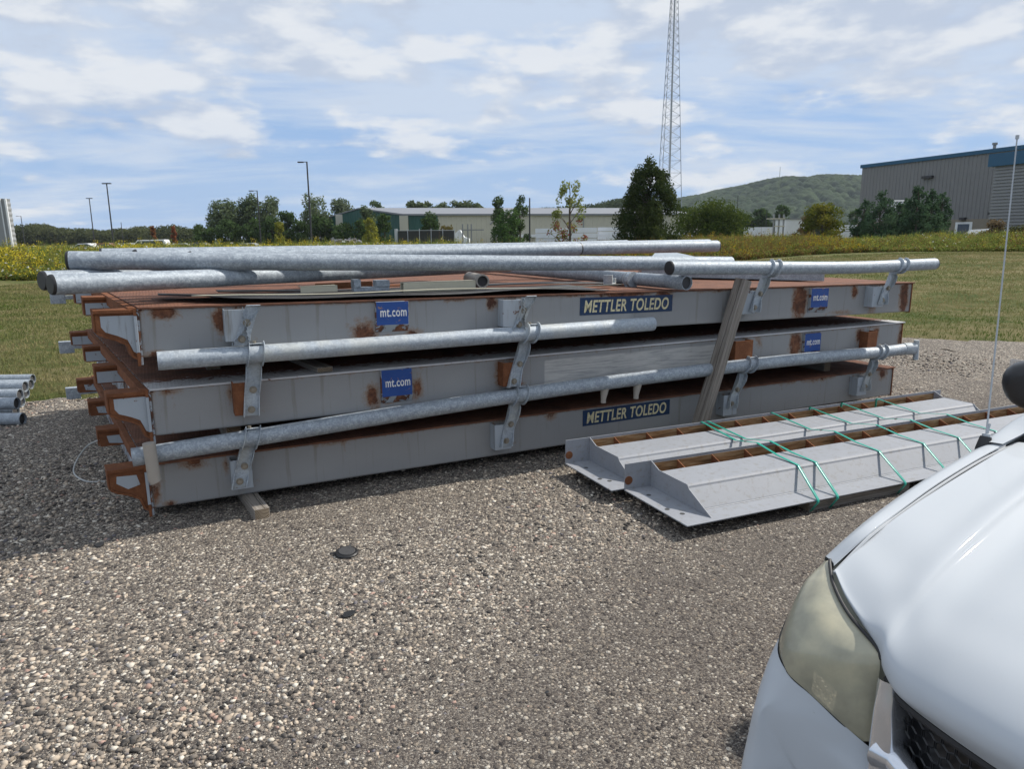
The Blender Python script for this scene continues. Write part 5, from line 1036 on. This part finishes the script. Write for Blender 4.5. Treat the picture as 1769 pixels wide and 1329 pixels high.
B1 = (e2_.x+12, e2_.y+2.3); fr_ = lambda f: (A1[0]+(B1[0]-A1[0])*f, A1[1]+(B1[1]-A1[1])*f); gf = (aty(756, 371, 131).x-A1[0])/(B1[0]-A1[0])
m = MB(); ribbed(m, A1, fr_(gf), .0, ev-.1, ev-.1, .9, .06); m.build('green_side_wall', M['w_green'], WH)
m = MB(); ribbed(m, fr_(gf), B1, .0, ev-.1, ev-.1, .9, .06); m.build('cream_side_wall', M['w_cream'], WH)
bk = Vector((B1[0]-A1[0], B1[1]-A1[1])); off = Vector((mid[0]-A1[0], mid[1]-A1[1]))
m = MB(); m.hexa([(A1[0]-.3, A1[1]-.5, ev-.15), (B1[0], B1[1]-.5, ev-.15), (B1[0]+off.x, B1[1]+off.y, rid), (mid[0]-.3, mid[1], rid), (A1[0]-.3, A1[1]-.5, ev+.15), (B1[0], B1[1]-.5, ev+.15), (B1[0]+off.x, B1[1]+off.y, rid+.2), (mid[0]-.3, mid[1], rid+.2)])
m.hexa([(mid[0]-.3, mid[1], rid), (B1[0]+off.x, B1[1]+off.y, rid), (B1[0]+2*off.x, B1[1]+2*off.y, ev-.1), (A0[0]-.3, A0[1], ev-.1), (mid[0]-.3, mid[1], rid+.2), (B1[0]+off.x, B1[1]+off.y, rid+.2), (B1[0]+2*off.x, B1[1]+2*off.y, ev+.15), (A0[0]-.3, A0[1], ev+.15)]); m.build('roof', M['w_roof'], WH)
m = MB(); p = Vector(A1); m.box(p.x-.9, p.x+.6, p.y-.35, p.y+.4, 0, ev-.15); m.build('corner_pillar', M['w_cream'], WH); m = MB(); q = Vector(A0)*.78+Vector(A1)*.22; m.box(q.x-.9, q.x+.9, q.y-.6, q.y+.2, 0, ev+.6); m.build('corner_pillar', M['w_cream'], WH)
for f in (.36, .58, .8):
    p = fr_(f); m = MB(); m.box(p[0]-.10, p[0]+.10, p[1]-.16, p[1], 0, ev-.3); m.build('downpipe', M['pole_grey'], WH)
m = MB(); p, q = fr_(gf+.18), fr_(.98); m.hexa([(p[0], p[1]-.5, 1.7), (q[0], q[1]-.5, 1.7), (q[0], q[1]-.1, 1.7), (p[0], p[1]-.1, 1.7), (p[0], p[1]-.5, 2.2), (q[0], q[1]-.5, 2.2), (q[0], q[1]-.1, 2.2), (p[0], p[1]-.1, 2.2)]); m.build('base_trim', M['w_white'], WH)
for f, dz in ((.27, 0), (.345, 0)):
    p = fr_(f); m = MB(); m.tube([(p[0], p[1]-.2, 4.0), (p[0]+1.1, p[1]-.25, 5.0)], .12, 6); m.build('wall_vent', M['pole_grey'], WH)
# big grey building right
GB = thing('grey_building', 'tall grey ribbed metal building with blue roof trim at the right', 'building', (0, 0, 0))
D0_, D1_ = 108, 86; pA, pB = aty(1490, 289, D0_), aty(1800, 252, D1_); gz = 1.0
hA, hB = pA.z, pB.z; a2, b2 = (pA.x, pA.y), (pB.x, pB.y)
m = MB(); ribbed(m, a2, b2, gz+2.6, hA, hB, .52, .07); m.build('ribbed_wall', M['w_grey'], GB)
dv = Vector((b2[0]-a2[0], b2[1]-a2[1])).normalized(); nv = Vector((dv.y, -dv.x)); LW = (Vector(b2)-Vector(a2)).length
def gbp(s, o, z): return (a2[0]+dv.x*s+nv.x*o, a2[1]+dv.y*s+nv.y*o, z)
def gbbox(m, s0, s1, o0, o1, z0, z1, z1b=None, z0b=None):
    z1b = z1 if z1b is None else z1b; z0b = z0 if z0b is None else z0b
    m.hexa([gbp(s0, o1, z0), gbp(s1, o1, z0b), gbp(s1, o0, z0b), gbp(s0, o0, z0), gbp(s0, o1, z1), gbp(s1, o1, z1b), gbp(s1, o0, z1b), gbp(s0, o0, z1)])
m = MB(); gbbox(m, 0, LW, -.1, .16, gz-.4, gz+2.6); m.build('masonry_base', M['masonry'], GB)
m = MB(); gbbox(m, -.2, LW, -.3, .22, hA-.12, hA+.34, hB+.36, hB-.12); m.build('roof_trim', M['w_blue'], GB)
m = MB(); gbbox(m, .02, .3, -30, -.1, gz, hA-.1); m.build('end_wall', M['w_grey'], GB)
def gs(px, y, o=0):                                         # station along the wall under a pixel
    r_ = ray(px, y); A2 = np.array([[dv.x, -r_.x], [dv.y, -r_.y]]); rhs = np.array([-(a2[0]+nv.x*o), -(a2[1]+nv.y*o)]); s_, t_ = np.linalg.solve(A2, rhs); return s_, CH+r_.z*t_
s1, z1 = gs(1667, 385); m = MB(); gbbox(m, s1-1.1, s1+1.1, .17, .22, gz-.2, gz+2.25); dr_ = m.build('door', M['w_white'], GB); m = MB(); gbbox(m, s1-.75, s1+.75, .225, .25, gz+.1, gz+2.0); m.build('door_glass', M['window'], dr_)
for px, y, w_ in ((1605, 306, .7), (1666, 378, .35), (1714, 369, .2)):
    s1, z1 = gs(px, y); m = MB(); gbbox(m, s1-w_, s1+w_, .1, .55, z1-.16, z1+.16); m.build('wall_light', M['dark_steel'], GB)
s1, z1 = gs(1708, 262); m = MB(); m.tube([gbp(s1, -1, z1-1), gbp(s1, -1, z1+.9)], .18, 10); m.tube([gbp(s1, -1, z1+.85), gbp(s1, -1, z1+1.1)], .30, 10); m.build('roof_vent', M['pole_grey'], GB)
# blue banded annex, nearer
AX = thing('annex', 'grey annex with blue band and horizontal siding at the right edge', 'building', (0, 0, 0))
q0, q1 = aty(1716, 288, 76), aty(1900, 270, 66); ax0, ax1 = Vector((q0.x, q0.y)), Vector((q1.x, q1.y)); adv = (ax1-ax0).normalized(); anv = Vector((adv.y, -adv.x)); AL = (ax1-ax0).length
def axb(m, s0, s1, o0, o1, z0, z1):
    g_ = lambda s_, o, z: (ax0.x+adv.x*s_+anv.x*o, ax0.y+adv.y*s_+anv.y*o, z); m.hexa([g_(s0, o1, z0), g_(s1, o1, z0), g_(s1, o0, z0), g_(s0, o0, z0), g_(s0, o1, z1), g_(s1, o1, z1), g_(s1, o0, z1), g_(s0, o0, z1)])
ztop, zbt = aty(1716, 266, 76).z, aty(1716, 288, 76).z
m = MB(); axb(m, .25, AL, -10, -.02, .6, zbt)
k = .7
while k < zbt-.2: axb(m, .28, AL, -.02, .10, k, k+.15); k += .32
m.build('siding_wall', M['w_grey2'], AX)
m = MB(); axb(m, -.3, AL, -10.3, .4, zbt, ztop); m.build('blue_band', M['w_blue'], AX)
m = MB(); axb(m, 2.2, 2.9, -4, -3, ztop, ztop+1.4); m.build('blue_block', M['w_blue'], AX)
m = MB(); axb(m, 2.9, 6, -5, -3, ztop, ztop+1.1); m.build('roof_unit', M['w_white'], AX); m = MB(); axb(m, 4.2, 6.5, -5.2, -3.2, ztop+1.1, ztop+1.9); m.build('roof_fan', M['fence_dark'], AX)
# white truss lying against the pines
TR = thing('steel_truss', 'white lattice truss showing between the pines', 'truss', (0, 0, 0)); a, b = aty(1541, 347, 74), aty(1580, 347, 74); lo_ = aty(1541, 359, 74).z
m = MB(); m.tube([a, b], .05, 4); m.tube([(a.x, a.y, lo_), (b.x, b.y, lo_)], .05, 4)
for k in range(6):
    x0 = a.x+(b.x-a.x)*k/6; x1 = a.x+(b.x-a.x)*(k+1)/6; m.tube([(x0, a.y, lo_), (x1, a.y, a.z)], .035, 4); m.tube([(x0, a.y, lo_), (x0, a.y, a.z)], .03, 4)
m.build('truss_bars', M['w_white'], TR)
for x_ in (a.x+.1, b.x-.1): m = MB(); m.tube([(x_, a.y, .2), (x_, a.y, lo_)], .05, 4); m.build('truss_leg', M['w_white'], TR)
# silver ribbed hopper at the left edge
SB = thing('grain_bin', 'pale grey ribbed metal hopper standing at the left edge', 'metal bin', (0, 0, 0)); a = aty(8, 343, 60); b = aty(20, 415, 60)
m = MB(); zz = [0, .3]; 
for k in range(26):
    z = a.z*k/25; xr = b.x+(a.x-b.x)*(z/a.z)+(.05 if k % 2 else 0); m.v += [(xr-4.5, 60, z), (xr, 60, z), (xr-.15, 60.8, z), (xr-4.5, 60.8, z)]
for k in range(25):
    for j in range(4): m.f.append((k*4+j, k*4+(j+1) % 4, k*4+4+(j+1) % 4, k*4+4+j))
m.f.append((100, 101, 102, 103)); m.build('bin_shell', M['pole_grey'], SB); m = MB(); m.tube([(b.x+.05, 59.97, 0), (a.x+.05, 59.97, a.z)], .09, 6); m.tube([(b.x-.35, 59.95, 0), (a.x-.35, 59.95, a.z)], .05, 6); m.build('bin_rail', M['w_white'], SB)
# ============================================================ YARD THINGS
def yard_stack(label, px0, px1, y0, D, rows, mt, name='wrapped_stack', cat='stack'):
    a, b = aty(px0, y0, D), aty(px1, y0, D); m = MB(); n = max(1, int((b.x-a.x)/2.6)); w1 = (b.x-a.x)/n
    for i in range(n):
        for r_ in range(rows):
            h = a.z/rows; m.box(a.x+i*w1+.04, a.x+(i+1)*w1-.06, D, D+1.6, r_*h+.04, (r_+1)*h-.04*(1+random.random())); m.box(a.x+i*w1+.2, a.x+i*w1+.3, D-.01, D+1.5, r_*h, r_*h+.05)
    return tag(m.build(name, mt, None), label, cat)
yard_stack('row of white wrapped lumber packs before the cream wall, left part', 925, 975, 394, 108, 4, M['wrap']); yard_stack('row of white wrapped lumber packs before the cream wall, middle part', 978, 1032, 393, 106, 4, M['wrap']); yard_stack('row of white wrapped lumber packs before the cream wall, near the conifer', 1034, 1074, 392, 108, 5, M['wrap'])
yard_stack('low white packs left of the lumber rack', 1290, 1336, 392, 120, 2, M['wrap']); yard_stack('white packs between the maple and the pines', 1444, 1484, 388, 130, 3, M['wrap'])
WB = thing('white_shed', 'white ribbed shed wall beside the lumber rack', 'shed', (0, 0, 0)); a, b = aty(1358, 379, 125), aty(1392, 379, 125)
m = MB(); m.box(a.x, b.x, 125, 130, 0, a.z)
for k in range(12): x_ = a.x+(b.x-a.x)*k/12; m.box(x_, x_+.08, 124.94, 125.01, 0, a.z-.02)
m.build('shed_wall', M['w_white'], WB); m = MB(); m.box(a.x-.2, b.x+.2, 124.8, 130.2, a.z, a.z+.15); m.build('shed_roof', M['w_roof'], WB)
RK = thing('lumber_rack', 'open steel lumber rack with boards before the hill foot', 'rack', (0, 0, 0))
for px in (1338, 1347, 1355):
    a = aty(px, 370, 115); m = MB(); m.box(a.x-.1, a.x+.1, 115, 115.2, 0, a.z); m.build('rack_post', M['pole_grey'], RK)
a, b = aty(1326, 377, 115), aty(1356, 377, 115); m = MB(); m.box(a.x, b.x, 114.8, 115.5, a.z-.15, a.z); m.box(a.x+1.2, b.x, 114.8, 115.5, a.z-1.3, a.z-1.15); m.build('rack_shelf', M['beige_metal'], RK)
SR = thing('steel_posts', 'three dark upright steel posts beside the white truck', 'posts', (0, 0, 0))
for px in (799, 808, 814):
    a = aty(px, 387, 100); m = MB(); m.box(a.x-.09, a.x+.09, 100, 100.2, 0, a.z); m.build('post', M['pole_grey'], SR)
a, b = aty(797, 397, 100), aty(836, 397, 100); m = MB(); m.box(a.x, b.x, 99.9, 100.1, a.z-.1, a.z+.05); m.build('cross_rail', M['pole_grey'], SR)
TK = thing('white_truck', 'white truck cab behind the meadow, left of the steel posts', 'truck', (0, 0, 0)); a, b = aty(786, 397, 103), aty(799, 397, 103); h = aty(786, 396.5, 103).z
m = MB(); m.prism([(a.x, .5), (a.x, 2.3), (a.x+.5, 2.75), (b.x-.3, 2.75), (b.x+.2, 1.8), (b.x+.9, 1.6), (b.x+.9, .5)], lambda p, q, k: (p, k, q), 103, 105); m.build('cab', M['w_white'], TK, bevel=.05)
m = MB(); m.box(a.x+.6, b.x-.45, 102.97, 103, 1.75, 2.5); m.build('cab_window', M['window'], TK)
for x_ in (a.x+.4, b.x+.3): m = MB(); m.tube([(x_, 102.95, .45), (x_, 103.25, .45)], .45, 16); m.build('wheel', M['tyre'], TK)
FN = thing('mesh_fence', 'dark screened fence before the warehouse green wall', 'fence', (0, 0, 0)); a, b = aty(684, 399, 106), aty(785, 396, 106)
m = MB(); m.box(a.x+.3, b.x, 106.05, 106.1, 0, a.z); m.build('screen', M['fence_dark'], FN)
for k in range(6): x_ = a.x+(b.x-a.x)*k/5; m = MB(); m.tube([(x_, 106, 0), (x_, 106, a.z+.3)], .05 if k else .22, 8); m.build('fence_post', M['silver'], FN)
m = MB(); m.tube([(a.x, 106, a.z+.05), (b.x, 106, a.z+.05)], .035, 6); m.build('top_rail', M['silver'], FN)
m = MB(); random.seed(3); a, b = aty(567, 408, 118), aty(632, 408, 118)
for k in range(70):
    x_ = a.x+(b.x-a.x)*random.random(); s_ = .25+.4*random.random(); z_ = .2+1.25*random.random(); Mx = Matrix.Translation((x_, 118+random.random()*2, z_))@Matrix.Rotation(random.random()*3, 4, 'X')@Matrix.Rotation(random.random()*3, 4, 'Z'); m.box(-s_, s_, -s_*.5, s_*.5, -.08, .08, Mx)
tag(m.build('rubble_pile', M['flaked_paint'], None), 'low pile of mixed rubble before the green warehouse end', 'rubble', kind='stuff')
# ============================================================ PARKED CARS FAR OFF
def far_car(label, px, D, mt, rz=0., van=0, zb=-.12):
    p = aty(px, 410, D); C_ = thing('parked_car', label, 'car', (p.x, D, zb), rz, group='cars parked beyond the meadow')
    if van: pr = [(-2.4, .45), (-2.45, .9), (-2.2, 1.1), (-1.6, 1.2), (-1.0, 1.85), (2.2, 1.9), (2.4, 1.1), (2.45, .45)]; wn = [(-1.45, 1.2), (-.95, 1.72), (2.0, 1.75), (2.1, 1.2)]
    else: pr = [(-2.25, .4), (-2.3, .7), (-2.1, .85), (-1.1, .98), (-.45, 1.40), (.9, 1.45), (1.75, 1.05), (2.2, .98), (2.28, .5), (2.2, .38)]; wn = [(-.95, .99), (-.4, 1.33), (.85, 1.37), (1.5, 1.02)]
    m = MB(); m.prism(pr, lambda p_, q, k: (p_, k, q), -.88, .88); m.build('car_body', mt, C_, bevel=.06)
    
    for k0, k1 in ((-.90, -.885), (.885, .90)): m = MB(); m.prism(wn, lambda p_, q, k: (p_, k, q), k0, k1); m.build('side_window', M['window'], C_)
    for x_ in (-1.4, 1.35):
        for s_ in (-1, 1): m = MB(); m.tube([(x_, s_*.90, .32), (x_, s_*.7, .32)], .33, 18); m.build('wheel', M['tyre'], C_)
    for s_ in (-.6, .6): m = MB(); m.box(-2.31, -2.27, s_-.16, s_+.16, .62, .76); m.build('headlight', M['silver'], C_)
    return C_
far_car('white hatchback behind the goldenrod in front of the pines', 1460, 66, M['car_body'], 2.75, zb=-.05); far_car('dark car just left of the white hatchback', 1412, 74, M['car_dark'], .3); far_car('dark car right of the white hatchback, under the pines', 1502, 76, M['car_dark'], 1.2)
far_car('white van roof showing over the goldenrod at left', 256, 92, M['car_body'], 0.1, 1, zb=-.15); far_car('silver car roof left of the white van', 214, 96, M['car_silver'], .15); far_car('white car roof near the left lamp post', 146, 96, M['car_body'], -.1); far_car('reddish car roof just right of the left lamp post', 178, 97, M['car_red'], .1)
far_car('silver car roof below the leftmost willow', 426, 92, M['car_silver'], .05, zb=-.2); far_car('grey car roof in front of the far cluster bushes', 340, 98, M['car_dark'], .1); far_car('pale car roof right of the white van', 308, 97, M['car_silver'], .2, zb=-.2)
far_car('silver car roof before the grey building door', 1697, 58, M['car_silver'], .1, zb=.70)
# ============================================================ AIR
m = MB(); m.box(-900, 1900, -30, 2200, -1.3, 175); HZ = m.build('haze', None, None); tag(HZ, 'thin bluish summer haze over the whole yard and hill', 'haze', kind='stuff')
hm = bpy.data.materials.new('haze'); hm.use_nodes = True; t = NT(hm.node_tree); t.n.clear(); pv = t.n.new('ShaderNodeVolumePrincipled'); pv.inputs['Color'].default_value = (.80, .88, 1, 1); pv.inputs['Density'].default_value = .00010; pv.inputs['Anisotropy'].default_value = .0
t.l.new(pv.outputs[0], t.n.new('ShaderNodeOutputMaterial').inputs['Volume']); HZ.data.materials.clear(); HZ.data.materials.append(hm)
